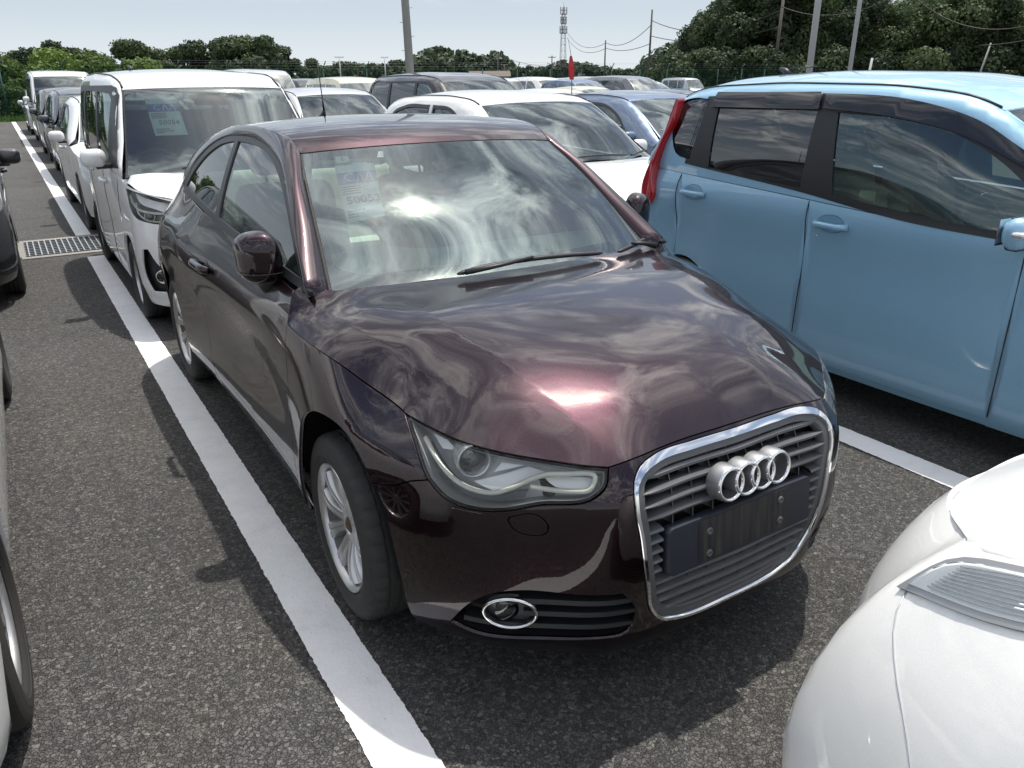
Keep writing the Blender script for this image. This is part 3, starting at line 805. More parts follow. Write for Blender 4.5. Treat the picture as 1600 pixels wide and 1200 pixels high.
def ch(P): return np.asarray(P, float)
def neg(P): P = np.array(P, float); P[:, 0] *= -1; return P[::-1]
def build_a1():
    car = thing('parked_car', 'dark maroon three-door hatchback with large chrome-framed grille and four chrome rings', 'car')
    arch = [(.962, .20), (.968, .27), (.985, .40), (1.035, .545), (1.155, .640), (1.30, .690), (1.42, .684), (1.535, .612), (1.605, .50), (1.645, .37), (1.665, .22)]
    AR = curve(arch, .02, False)
    ya, rr_ = 3.306 + .55, .365
    rarch = [(ya + rr_ * math.cos(a) * 1.0, .30 + rr_ * math.sin(a) * 1.04) for a in np.linspace(R(192), R(-12), 26)]
    shut = [(1.7048, .8728), (1.3788, .8369), (1.2135, .7969), (1.0616, .773)]
    lampout = [(1.0496, .7699), (.9648, .7196), (.8858, .6595)]
    lampbot = [(.8858, .6595), (.815, .6251), (.7437, .6155), (.6636, .6195), (.5892, .6345), (.4507, .662), (.4204, .688), (.4077, .7235)]
    lamptop = [(.4077, .7235), (.4944, .7290), (.6004, .738), (.7117, .750), (.8835, .7648), (1.0496, .7699)]
    seam = [(.8858, .6595), (.9437, .641), (1.0, .612), (1.088, .590)]
    # wheel-arch pieces where seam meets arch
    k = int(np.argmin(np.hypot(AR[:, 0] - 1.088, AR[:, 1] - .590)))
    arF = AR[:k + 1][::-1]; arB = AR[k:]
    P_ = lambda c: [tuple(x) for x in c]
    def join(*segs):
        out = []
        for s in segs:
            s = P_(s)
            if out and np.hypot(out[-1][0] - s[0][0], out[-1][1] - s[0][1]) < 1e-3: s = s[1:]
            out += s
        if np.hypot(out[0][0] - out[-1][0], out[0][1] - out[-1][1]) < 1e-3: out = out[:-1]
        return np.array(out)
    cS = lambda p, st=.02: curve(p, st, False)
    fender = join(cS(shut), cS(lampout, .015), cS(seam), arB, cS([(1.665, .22), (1.69, .215)]), cS([(1.69, .215), (1.692, .345), (1.70, .45), (1.708, .60), (1.695, .78), (1.7048, .8728)]))
    door_bot = [(1.692, .345), (2.0, .338), (2.5, .343), (2.97, .352)]
    belt = lambda s: .962 + .066 * (s - 1.705) / 1.45
    door = join(cS([(1.7048, .8728), (1.695, .78), (1.708, .60), (1.70, .45), (1.692, .345)]), cS(door_bot), cS([(2.97, .352), (2.975, .48), (3.04, .60), (3.19, .705), (3.215, .80), (3.18, .93), (3.16, belt(3.16))]),
                cS([(3.16, belt(3.16)), (2.5, belt(2.5)), (1.76, belt(1.76))]), cS([(1.76, belt(1.76)), (1.73, .92), (1.7048, .8728)]))
    quarter = join(cS([(2.97, .352), (2.975, .48), (3.04, .60), (3.19, .705), (3.215, .80), (3.18, .93), (3.16, belt(3.16))]), cS([(3.16, belt(3.16)), (3.7, 1.055), (4.3, 1.09)]), cS([(4.3, 1.09), (4.3, .70), (4.27, .40), (4.25, .2)]),
                   [p for p in rarch[::-1]] , cS([(2.99, .22), (2.97, .352)]) if False else [(3.45, .20), (3.0, .20), (2.97, .352)])
    sill = join(cS([(1.692, .345), (2.0, .338), (2.5, .343), (2.97, .352)]), [(2.97, .352), (3.0, .20), (3.0, .165), (1.69, .165), (1.692, .345)])
    for mir in (True, False):
        panel('front_fender', ring, fender, 'maroon', car, mir, step=.035)
        d = panel('door', ring, door, 'maroon', car, mir, step=.045)
        # exterior handle
        mb = MB(); pts = path3(ring, [(s, .842 - .010 * (s - 2.75)) for s in np.linspace(2.74, 2.95, 9)], .032, mirror=mir)
        pts[0] = path3(ring, [(2.725, .842)], .010, mirror=mir)[0]; pts[-1] = path3(ring, [(2.965, .838)], .010, mirror=mir)[0]
        mb.tube(pts, [.013] + [.0145] * 7 + [.013], 10, flat=1.25); h = mb.build('door_handle', 'maroon', d)
        panel('handle_recess', ring, ellipse((2.845, .836), .085, .032, 24), 'gloss_black', d, mir, off=.0015, gap=0, flange=0, step=.03)  # flat black ellipse, the hollow's shade given by its colour
        panel('rear_quarter_panel', ring, quarter, 'maroon', car, mir, step=.05)
        panel('sill', ring, sill, 'maroon', car, mir, step=.05)
        panel('sill_trim', ring, join(cS([(1.69, .165), (3.0, .165)], .05), [(3.0, .125), (1.69, .125)]), 'black_plastic', car, mir, step=.05, off=-.004)
        # headlight: lens, bowl, light strip, wing, projector
        lo = join(cS(lampbot, .012), cS(lamptop, .015), cS(lampout, .015))
        hl = panel('headlight', ring, lo, 'lamp_lens', car, mir, step=.02, gap=.003, flange=.006, off=.001)
        panel('lamp_housing', ring, lo, 'lamp_grey', hl, mir, step=.03, gap=.008, off=-.075, flange=-.068)
        strip = [(.9591, .7426), (.9019, .7151), (.8474, .6888), (.801, .670), (.7491, .6588), (.6958, .6588), (.6487, .6740), (.5987, .6950), (.5636, .705), (.5294, .708), (.4427, .7065), (.4636, .6783), (.4994, .6719), (.5483, .6705), (.6055, .676)]
        sp = path3(ring, curve(strip, .012, False), -.022, mirror=mir)
        MB().tube(sp, .0068, 8).build('light_strip', 'lamp_tube', hl)
        panel('lamp_wing', ring, curve([(.7596, .680, 'c'), (.70, .664, 'c'), (.6487, .680), (.5987, .700), (.5636, .710, 'c'), (.6134, .7233, 'c')], .02), 'lamp_white', hl, mir, lens=lambda W: -(.012 + .75 * np.clip(W[:, 1] - .662, 0, .06)), gap=0, flange=.02, step=.012)
        panel('lamp_blade', ring, ch([(.7041, .706), (.687, .7297), (.6251, .7240)]), 'lamp_white', hl, mir, lens=lambda W: -(.02 + .8 * np.clip(W[:, 1] - .706, 0, .05)), gap=0, flange=.01, step=.012)
        panel('turn_lamp', ring, curve([(.545, .678), (.50, .677), (.462, .683), (.448, .700), (.53, .702), (.57, .697)], .02), 'lamp_white', hl, mir, lens=lambda W: -(.025 + .8 * np.clip(W[:, 1] - .677, 0, .05)), gap=0, flange=.01, step=.012)
        panel('lamp_bezel', ring, curve([(.955, .738, 'c'), (.90, .712), (.845, .685), (.80, .667), (.75, .655), (.70, .652), (.66, .655), (.61, .668, 'c'), (.62, .645, 'c'), (.70, .632), (.78, .640), (.84, .657), (.90, .690)], .02), 'lamp_dark', hl, mir, off=-.045, gap=0, flange=.01, step=.02)
        panel('lamp_blade', ring, curve([(.955, .758, 'c'), (.895, .757, 'c'), (.842, .742, 'c'), (.90, .735, 'c')], .02), 'lamp_white', hl, mir, off=-.04, gap=0, flange=.01, step=.02)
        c = path3(ring, [(.785, .7306)], -.045, mirror=mir)[0]; sg = -1 if mir else 1
        dirv = Vector((sg * .25, -1, .12)).normalized(); M = Matrix.Translation(c) @ dirv.to_track_quat('X', 'Z').to_matrix().to_4x4()
        place(MB().lathe([(-.03, .046), (.018, .044), (.022, .041), (.018, .037), (-.01, .034)], 32), M).build('projector_ring', 'silver_trim', hl)
        place(MB().lathe([(0.012 * (1 - (r / .036) ** 2), r) for r in np.linspace(.036, .0005, 8)], 28), M).build('projector_lens', 'projector_glass', hl)
        place(MB().lathe([(-.012, .036), (-.03, .02), (-.035, .0005)], 28), M).build('projector_bowl', 'lamp_dark', hl)
        # mirror
        cx = sg * .815; cy = 1.42; cz = 1.035
        mm = MB(); n = 22; V = []; F = []
        for i in range(n + 1):
            v = -math.pi / 2 + math.pi * i / n
            for j in range(32):
                u = 2 * math.pi * j / 32; e = lambda t: math.copysign(abs(t) ** .74, t)
                x = .070 * e(math.cos(v)) * e(math.cos(u)); z = .088 * e(math.sin(v)); y = .072 * e(math.cos(v)) * e(math.sin(u))
                y = y * (1.0 if y < 0 else .45); z *= 1 + .10 * (x / .070) * -1; x2 = x + .010 * z / .07
                if z < 0: x2 -= .012 * z / .07
                V.append((cx + sg * x2, cy + y + .02 * (x / .070), cz + z))
        for i in range(n):
            for j in range(32): F.append((i * 32 + j, i * 32 + (j + 1) % 32, (i + 1) * 32 + (j + 1) % 32, (i + 1) * 32 + j))
        mir_o = link('door_mirror', mesh('door_mirror', V, F), 'maroon', car)
        st = MB(); st.tube([(sg * .745, 1.46, .935), (sg * .785, 1.44, .945), (sg * .805, 1.435, .975)], [.045, .032, .026], 10, flat=1.3); st.build('mirror_foot', 'black_plastic', mir_o)
        seam_pts = [(cx + sg * (.072 * math.copysign(abs(math.cos(t)) ** .74, math.cos(t))), cy - .0725 * abs(math.sin(t)) ** .74 + .02 * math.cos(t), cz - .045) for t in np.linspace(math.pi, 0, 24)]
        MB().tube(seam_pts, .0016, 6).build('mirror_seam', 'gloss_black', mir_o)
        # glass and pillars
        up = Gup
        archo = curve([(1.1555, .977, 'c'), (1.3654, 1.1108), (1.5341, 1.2135), (1.6998, 1.2898), (1.884, 1.3367), (2.0994, 1.3616), (2.4086, 1.3627), (2.70, 1.337), (2.97, 1.262), (3.14, 1.17), (3.24, 1.068, 'c')], .03, False)
        bot = [(3.24, 1.045), (2.8, 1.037), (2.31, 1.010), (1.93, .995), (1.436, .976), (1.13, .960)]
        full = join(archo, cS(bot, .04))
        gF = curve([(2.395, 1.340), (2.09, 1.338), (1.87, 1.312), (1.68, 1.256), (1.49, 1.165), (1.31, 1.055), (1.215, .995, 'c'), (1.436, 1.006), (1.93, 1.026), (2.31, 1.041, 'c'), (2.395, 1.340, 'c')], .03)
        gR = curve([(2.455, 1.338, 'c'), (2.69, 1.310), (2.93, 1.238), (3.08, 1.16), (3.18, 1.082, 'c'), (2.8, 1.066), (2.375, 1.046, 'c')], .03)
        panel('window_frame', up, full, 'black_plastic', car, mir, holes=[gF, gR], step=.05, gap=.001, flange=.02, off=.002)
        panel('door_window', up, gF, 'side_glass', car, mir, step=.05, gap=-.004, flange=0, off=-.004)
        panel('quarter_window', up, gR, 'dark_glass', car, mir, step=.05, gap=-.004, flange=0, off=-.004)
        # arch band between window frame and roof/windscreen edge
        inner = path3(up, archo, .003, mirror=mir); L_in = arclen(inner)
        tO = np.linspace(0, TOP.t[12], len(inner)); 
        # match by fraction with the windscreen top corner pinned
        fin = L_in / L_in[-1]; key_i = [0, .225, .345, .60, 1.0]; key_o = [TOP.t[1] - .01, TOP.t[4], TOP.t[6], TOP.t[8], TOP.t[12]]
        tO = np.interp(fin, key_i, key_o)
        tO = np.convolve(np.pad(tO, 4, mode='edge'), np.ones(9) / 9, 'valid'); tO[0] = TOP.t[1] - .01
        O = TOP.edge(tO)
        if mir: O = O * [-1, 1, 1]
        rows = []; NNs = []
        for i in range(len(inner)):
            a = np.array(inner[i]); ax = O[i] - a; T = O[min(i + 2, len(O) - 1)] - O[max(i - 2, 0)] + np.array(inner[min(i + 2, len(O) - 1)]) - np.array(inner[max(i - 2, 0)])
            nn = np.cross(ax, T); nn /= np.linalg.norm(nn) + 1e-9
            NNs.append(nn if nn @ np.array([sg, -.2, .9]) > 0 else -nn)
        NNs = np.array(NNs); pad = np.pad(NNs, ((5, 5), (0, 0)), mode='edge'); NNs = np.array([pad[i:i + 11].mean(0) for i in range(len(NNs))])
        for i in range(len(inner)):
            a = np.array(inner[i]); b = O[i]; nn = NNs[i] / np.linalg.norm(NNs[i]); ax = b - a
            L = np.linalg.norm(ax); row = []
            for w in np.linspace(0, 1, 9):
                row.append(a + ax * w + nn * (L * .10 * 4 * w * (1 - w)))
            row.insert(0, a - nn * .012); row.append(b - nn * .012)
            rows.append(row)
        rows.insert(0, [np.array(p) + np.array([-sg * .004, .0, -.07]) for p in rows[0]])
        mbp = MB().grid(rows); me = mbp.mesh('roof_arch'); 
        link('roof_arch', me, 'maroon', car)
    # bumper
    half_top = join(cS(lampbot[::-1], .015)) # inner->outer
    hoodfront = [(.4077, .7235), (.37, .7290), (.31, .735), (.15, .7425), (0, .7445)]
    right = join([(0, .175)], cS([(0, .175), (.4, .173), (.7, .178), (.86, .190), (.958, .20)], .03), arF[::-1] if False else AR[:k + 1], cS(seam[::-1], .02), cS(lampbot, .015), cS(hoodfront, .03))
    right = [tuple(p) for p in right if p[0] > 1e-4]
    outline = np.array([(0, .175)] + right + [(0, .7445)] + [(-x, z) for x, z in right[::-1]])
    G0 = [(0, .243), (.20, .251), (.258, .272), (.298, .322), (.325, .42), (.346, .55), (.360, .65), (.352, .690), (.325, .716), (.285, .728), (.15, .7335)]
    G0 = curve(G0 + [(0, .7345)] + [(-x, z) for x, z in G0[:0:-1]], .02)
    fogh = curve([(.825, .262, 'c'), (.745, .360), (.70, .392), (.645, .405), (.50, .403), (.385, .402, 'c'), (.345, .345), (.352, .262), (.44, .250), (.62, .240), (.77, .243)], .02)
    wash = curve([(.662, .603, 'c'), (.592, .6165, 'c'), (.556, .575, 'c'), (.628, .563, 'c')], .01)
    wash = curve([(.655, .605), (.64, .609), (.60, .6155), (.588, .613), (.560, .583), (.562, .574), (.622, .565), (.634, .569)], .01)
    tow = ellipse((.4245, .479), .026, .025, 28)
    bum = panel('front_bumper', ring, outline, 'maroon', car, holes=[G0, fogh, neg(fogh), wash, neg(wash), tow], step=.03)
    panel('washer_cover', ring, wash, 'maroon', bum, step=.03); panel('washer_cover', ring, neg(wash), 'maroon', bum, step=.03)
    panel('tow_cover', ring, tow, 'maroon', bum, step=.03)
    panel('lower_lip', ring, np.array([(x, .172) for x in np.linspace(-.80, .80, 60)] + [(x, .128) for x in np.linspace(.80, -.80, 60)]), 'black_plastic', bum, step=.05, off=-.003)
    for s in (1, -1):
        f = fogh if s > 0 else neg(fogh)
        panel('fog_recess', ring, f, 'black_plastic', bum, gap=-.006, off=-.055, flange=-.052, step=.04)
        for z0 in (.372, .333, .290):
            x0, x1 = (.33 + (.372 - z0) * .1, .62 if z0 < .36 else .66)
            if z0 == .290: x1 = .78
            ss = np.linspace(x0, x1, 14); rows = []
            for q in ss:
                e = min(1, (q - x0) / .05 + .15)
                rows.append([path3(ring, [(s * q, z0 + dz)], do * 1.0)[0] for dz, do in ((0, -.045), (.008 * e, -.004), (-.004, .0), (-.010, -.006), (-.008, -.045))])
            MB().grid(rows).build('fog_slat', 'black_plastic', bum, auto=30)
        fc = (s * .6535, .334)
        rimE = path3(ring, ellipse(fc, .067, .047, 44, rot=-s * .06), .002)
        fl = MB().tube(rimE, .0048, 8, closed=True).build('fog_lamp', 'chrome', bum)
        panel('fog_lamp_bowl', ring, ellipse(fc, .066, .046, 30), 'lamp_dark', fl, gap=0, off=-.02, flange=-.02, step=.02)
        c = path3(ring, [(fc[0] + s * .006, fc[1] + .003)], -.012)[0]; dv = Vector((s * .25, -1, 0)).normalized()
        M = Matrix.Translation(c) @ dv.to_track_quat('X', 'Z').to_matrix().to_4x4()
        place(MB().lathe([(0.010 * (1 - (r / .034) ** 2), r) for r in np.linspace(.034, .0005, 8)], 28), M).build('fog_lamp_lens', 'projector_glass', fl)
        place(MB().lathe([(-.001, .034), (-.012, .03), (-.02, .0005)], 28), M).build('fog_reflector', 'satin_metal', fl)
    # grille
    gr = link('grille', panel_mesh('grille', ring, G0, off=-.060, flange=-.05, gap=.004, step=.05), 'dark_void', car)
    inn = inset(G0, .0095); inn[:, 1] = np.where(inn[:, 1] > .66, inn[:, 1] - .009 * np.clip((inn[:, 1] - .66) / .04, 0, 1), inn[:, 1])
    fr = panel('grille_frame', ring, G0, 'chrome', gr, holes=[inn], off=.007, flange=.012, step=.012, gap=.001)
    inn2 = inset(G0, .030)
    panel('grille_surround', ring, inn, 'grey_plastic', gr, holes=[inn2], off=-.006, flange=.03, step=.02, gap=-.002)
    def zlim(z):
        m = [abs(a) for a, b in inn2 if abs(b - z) < .02]; return max(m) if m else .2
    slz = [.692, .658, .624, .590]
    slat_rows = [(z, [(-1, 1)]) for z in slz] + [(z, [(-1, -.272), (.272, 1)]) for z in (.553, .524, .495, .466, .437)] + [(z, [(-1, 1)]) for z in (.396, .362, .328, .294, .266)]
    for z, spans in slat_rows:
        xl = zlim(z) + .004
        for a, b in spans:
            x0 = -xl if a == -1 else a; x1 = xl if b == 1 else b
            ss = np.linspace(x0, x1, 26 if x1 - x0 > .3 else 6); rows = []
            for q in ss:
                e = min(1.0, .25 + min(abs(q - x0), abs(x1 - q)) / .06) if x1 - x0 > .3 else .8
                rows.append([path3(ring, [(q, z + dz * e)], do)[0] for dz, do in ((.013, -.055), (.009, -.022), (.004, -.009), (-.002, -.005), (-.008, -.008), (-.006, -.055))])
            MB().grid(rows).build('grille_slat', 'grey_plastic', gr, auto=25)
    rbs = 0
    for q in np.arange(-.30, .301, .0667):
        for z0, z1 in ((.41, .728), (.245, .40)):
            if abs(q) < .27 and z0 == .41: z0 = .55
            if abs(q) > zlim(z1 - .02) or abs(q) > zlim(z0 + .02): z1 = min(z1, .70); 
            if abs(q) > zlim(z0 + .02): continue
            A = path3(ring, [(q, z) for z in np.linspace(z0, z1, 8)], -.016); B = path3(ring, [(q, z) for z in np.linspace(z0, z1, 8)], -.055)
            MB().grid([[a - Vector((.0015, 0, 0)), a + Vector((.0015, 0, 0)), b + Vector((.0015, 0, 0)), b - Vector((.0015, 0, 0))] for a, b in zip(A, B)]).build('grille_rib', 'grey_plastic', gr)
    _py = ring(.20, .48)[0, 1]; flat = lambda a, b: np.stack([np.atleast_1d(a), _py + .10 * (np.atleast_1d(b) - .48) + 0 * np.atleast_1d(a), np.atleast_1d(b)], 1)
    pl = panel('plate_carrier', flat, rrect(-.262, .417, .262, .547, .014), 'plate_plain', gr, off=.006, flange=.03, gap=0, step=.03)
    panel('plate_recess', flat, rrect(-.165, .425, .165, .540, .004), 'plate_carrier', pl, off=.0075, flange=.001, gap=0, step=.03)
    for q, z in ((-.13, .505), (-.13, .443), (.137, .512), (.137, .452)):
        place(MB().lathe([(.001, .011), (.006, .009), (.006, .005), (.002, .004), (.002, .0005)], 16), Matrix.Translation(path3(flat, [(q, z)], .007)[0]) @ Vector((0, -1, 0)).to_track_quat('X', 'Z').to_matrix().to_4x4()).build('screw_boss', 'grey_plastic', pl)
    # four rings
    em = MB(); cm = MB(); base = ring(0., .632)[0]; tilt = Matrix.Rotation(R(-8), 4, 'X')
    M0 = Matrix.Translation((0.004, base[1] - .030, .632)) @ tilt
    for i, cx in enumerate((-.0868, -.0289, .0289, .0868)):
        rr2 = .0462
        prof = [(.0, rr2 - .0105), (-.003, rr2 - .0098), (-.0065, rr2 - .005), (-.003, rr2 - .0006), (.0, rr2)]
        place_ = MB().lathe([(h - .0006 * (i % 2), r) for h, r in prof], 56, 'y'); place(place_, M0 @ Matrix.Translation((cx, 0, 0))); em.add(place_.V, place_.F, True)
        col = MB().lathe([(.0, rr2), (.002, rr2 + .001), (.040, rr2 + .002)], 56, 'y'); place(col, M0 @ Matrix.Translation((cx, 0, 0))); cm.add(col.V, col.F, True)
        col = MB().lathe([(.0, rr2 - .0085), (.040, rr2 - .0095)], 56, 'y'); place(col, M0 @ Matrix.Translation((cx, 0, 0))); cm.add(col.V, col.F, True)
    badge = em.build('ring_emblem', 'chrome', gr); cm.build('emblem_collar', 'satin_metal', badge)
    # hood
    rb_ = lambda P: [tuple(p) for p in ring(np.array(P)[:, 0], np.array(P)[:, 1])]
    edge_ch = join(cS(hoodfront[::-1], .03), cS(lamptop, .02), cS(shut[::-1], .03), cS([(1.7048, .8728), (1.73, .92), (1.757, .961)], .02))
    EP = rb_(edge_ch)
    inner_pts = [(.66, 1.15, .953), (.50, 1.10, .961), (.25, 1.07, .967), (0, 1.06, .969),
                 (.745, .92, .890), (.72, .77, .867), (.66, .60, .850), (.60, .42, .818), (.54, .28, .786),
                 (.66, .95, .932), (.62, .70, .905), (.50, .90, .944), (.49, .62, .912), (.48, .40, .866), (.48, .30, .828), (.45, .20, .780), (.36, .28, .838), (.36, .15, .778),
                 (.25, .85, .956), (.25, .60, .931), (.25, .38, .890), (.25, .20, .832), (.2, .11, .785), (0, .85, .960), (0, .60, .937), (0, .38, .897), (0, .20, .840), (0, .11, .790)]
    pts = []
    for x, y, z in EP + inner_pts:
        pts.append((x, y, z)); 
        if x > 1e-3: pts.append((-x, y, z))
    ninn = sum(2 if p[0] > 1e-3 else 1 for p in inner_pts)
    lam = np.array([3e-6] * (len(pts) - ninn) + [1.2e-2] * ninn)
    tps = TPS(pts, lam)
    rB = np.array([(.752, 1.17), (.69, .88), (.645, .66), (.60, .47), (.575, .36)]); rC = np.array([(.52, .95), (.485, .70), (.455, .42), (.405, .20), (.37, .09)])
    def creased(a, b):
        P = tps(a, b); ax = np.abs(P[:, 0]); y = P[:, 1]
        for L_, h, sp_, y0, y1 in ((rB, .0035, .05, .40, 1.1), (rC, .0022, .05, .12, .95)):
            xc = np.polyval(np.polyfit(L_[:, 1], L_[:, 0], 2), y); d = ax - xc
            fade = np.clip((y - y0) / .12 + .3, 0, 1) * np.clip((y1 + .1 - y) / .25, 0, 1)
            P[:, 2] += fade * h * (np.exp(-np.sqrt((d / sp_) ** 2 + .006) * 1.6))
        return P
    hood_s = creased
    side = np.array([(p[0], p[1]) for p in EP] + list(map(tuple, curve([(EP[-1][0], EP[-1][1], 'c'), (.72, 1.20, 'c'), (.69, 1.165), (.50, 1.10), (.25, 1.065), (0, 1.055)], .02, False)[1:])))
    hp = [tuple(p) for p in side if p[0] > 1e-4]
    hood_out = np.array([tuple(side[0])] + hp + [tuple(side[-1])] + [(-x, y) for x, y in hp[::-1]])
    panel('hood', hood_s, hood_out, 'maroon', car, step=.014, gap=.0015, flange=.012)
    # windscreen, roof, rear glass
    K = .6; t = TOP.t
    def wout(u, t0, t1, r=.0): return np.array([(x, t0) for x in np.linspace(-u, u, 40)] + [(u, y) for y in np.linspace(t0, t1, 20)[1:]] + [(x, t1) for x in np.linspace(u, -u, 40)[1:]] + [(-u, y) for y in np.linspace(t1, t0, 20)[1:-1]])
    ws = wout(.592, .0, t[4] - .006)
    wsg = panel('windscreen', WSC, ws, 'windscreen_glass', car, step=.04, gap=0, flange=.006)
    fr = curve([(-.555, .712), (-.566, .66), (-.566, .42), (-.572, .26), (-.562, .175), (-.52, .146), (-.36, .137), (0, .134), (.36, .137), (.52, .146), (.562, .175), (.572, .26), (.566, .42), (.566, .66), (.555, .712), (.3, .718), (.16, .712), (.12, .66), (-.12, .66), (-.16, .712), (-.3, .718)], .02)
    panel('glass_border', WSC, ws, 'gloss_black', wsg, holes=[fr], step=.04, gap=.001, off=-.004, flange=0)
    panel('windscreen_seal', WSC, wout(.5995, -.0 + .0, t[4] - .001), 'rubber', car, holes=[ws], step=.02, gap=0, off=-.002, flange=.01)
    roof = wout(.5985, t[4] + .002, t[10]); rf = panel('roof', TOP, roof, 'maroon', car, step=.05, gap=.001)
    panel('rear_window', TOP, wout(.58, t[10] + .01, t[13] - .01), 'side_glass', car, step=.06, gap=0)
    # tail gate and rear bumper
    tg = [(4.3, .5), (4.3, 1.09)]
    back = np.array([(4.3, .45), (4.3, 1.06), (5.139, 1.06), (5.139, .45)])
    for mir in (False, True):
        panel('tailgate', ring, curve([p + ('c',) for p in map(tuple, back)], .05), 'maroon', car, mir, step=.06)
        panel('rear_bumper', ring, curve([(4.25, .2, 'c'), (4.3, .45, 'c'), (5.139, .45, 'c'), (5.139, .2, 'c')], .05), 'maroon', car, mir, step=.06)
        panel('tail_lamp', ring, curve([(4.22, .72), (4.30, .90), (4.55, .88), (4.6, .76), (4.42, .70)], .03), 'red_lens', car, mir, off=.004, step=.05)
    # wheels
    tm = tyre_mesh(.2965, .188, .203, 144); rm = rim_mesh(.203, 'split')
    hm = MB().lathe([(-.024, .0005), (-.022, .012), (-.026, .02), (-.03, .027)], 20).mesh('hub_centre'); hm.materials.append(MATS['rust'])
    for y, st in ((.837, R(-2.0)), (3.306, 0)):
        for sg in (-1, 1):
            add_wheel(car, (sg * .733, y, .2965), sg, tm, (rm, .082), st if y < 2 else 0, hm)
    arch_liner(car, .837, .372, .56, .800, .31); arch_liner(car, 3.306, .372, .56, .800, .31)
    mb = MB(); mb.box((0, 2.07, .30), (1.5, 1.7, .12)); mb.box((0, .55, .45), (1.0, .75, .42)); mb.box((0, 3.35, .45), (1.05, .8, .4)); mb.box((0, 2.1, .23), (1.46, 1.8, .06))
    mb.build('underbody', 'dark_void', car)
    MB().box((0, 1.42, .60), (1.36, .04, .5)).build('bulkhead', 'dark_void', car)
    # interior
    ds = []
    for x in np.linspace(-.68, .68, 24):
        hump = .045 * math.exp(-((x + .36) / .17) ** 2)
        ds.append([(x, 1.08 + .06 * (1 - (x / .7) ** 2) * -1 + .06, .925), (x, 1.30, .945), (x, 1.48, .955 + hump * .6), (x, 1.60, .95 + hump), (x, 1.66, .92 + hump), (x, 1.68, .86), (x, 1.66, .62)])
    MB().grid(ds).build('dashboard', 'dash_pale', car)
    sw = link('steering_wheel', steering_mesh(), 'dash_grey', car); sw.location = (-.36, 1.80, .90); sw.rotation_euler = (R(-24), 0, 0)
    for sg in (-1, 1):
        add_seat(car, (sg * .35, 2.30, .40), 'seat_cream')
        MB().grid([[(sg * (.70 - .02 * k), y, .36 + .105 * k) for y in np.linspace(1.2, 2.75, 12)] for k in range(6)]).build('door_lining', 'dash_pale', car)
        MB().box((sg * .35, 1.72, 1.29), (.30, .14, .012), rx=R(-12)).build('sun_visor', 'dash_pale', car)
    MB().rbox((0, 3.05, .62), (1.2, .5, .2), .06).rbox((0, 3.30, .88), (1.2, .14, .5), .06, rx=R(-12)).build('rear_seat', 'seat_cream', car)
    MB().grid([[TOP(u, tt)[0] - np.array([0, 0, .035]) for u in np.linspace(-.55, .55, 14)] for tt in np.linspace(t[5], t[10], 10)]).build('headliner', 'dash_pale', car)
    MB().rbox((0, 1.72, 1.305), (.22, .03, .065), .015).build('interior_mirror', 'gloss_black', car)
    # wipers
    for P, nm in (([(-.2418, .062), (-.1636, .078), (-.0604, .085), (.0835, .083), (.19, .074), (.2998, .060)], 0), ([(.37, .050), (.44, .062), (.50, .072), (.56, .085)], 1)):
        c2 = curve(P, .02, False); top = path3(WSC, c2, .030)
        MB().tube(top, [.004] + [.010] * (len(top) - 2) + [.004], 6, flat=.8).build('wiper_blade', 'black_plastic', car)
        if nm == 0:
            arm = path3(WSC, [(-.22, .055), (-.10, .066), (.02, .082)], .042); MB().tube(arm, [.010, .007, .006], 6).build('wiper_arm', 'black_plastic', car)
        else:
            arm = path3(WSC, [(.565, .03), (.52, .055), (.46, .070)], .040); MB().tube(arm, [.014, .008, .006], 6).build('wiper_arm', 'black_plastic', car)
    cowl = MB().grid([[path3(WSC, [(u, tt)], o_)[0] for u in np.linspace(-.59, .59, 30)] for tt, o_ in ((.0, -.03), (.035, -.006), (.055, -.001))]); cowl.build('cowl_trim', 'black_plastic', car)
    # aerial
    a = Vector((0.006, 2.99, 1.408)); ab = MB()
    ab.tube([a + Vector((0, .03, -.004)), a + Vector((0, .01, .012)), a + Vector((0, 0, .03))], [.02, .012, .007], 10)
    ab.tube([a + Vector((0, 0, .028)), a + Vector((-.003, .0, .09))], [.006, .004], 8); ab.tube([a + Vector((-.003, 0, .09)), a + Vector((-.010, .01, .255))], [.0028, .002], 6)
    ab.build('aerial', 'black_plastic', car)
    return car, wsg
A1, A1_WS = build_a1()

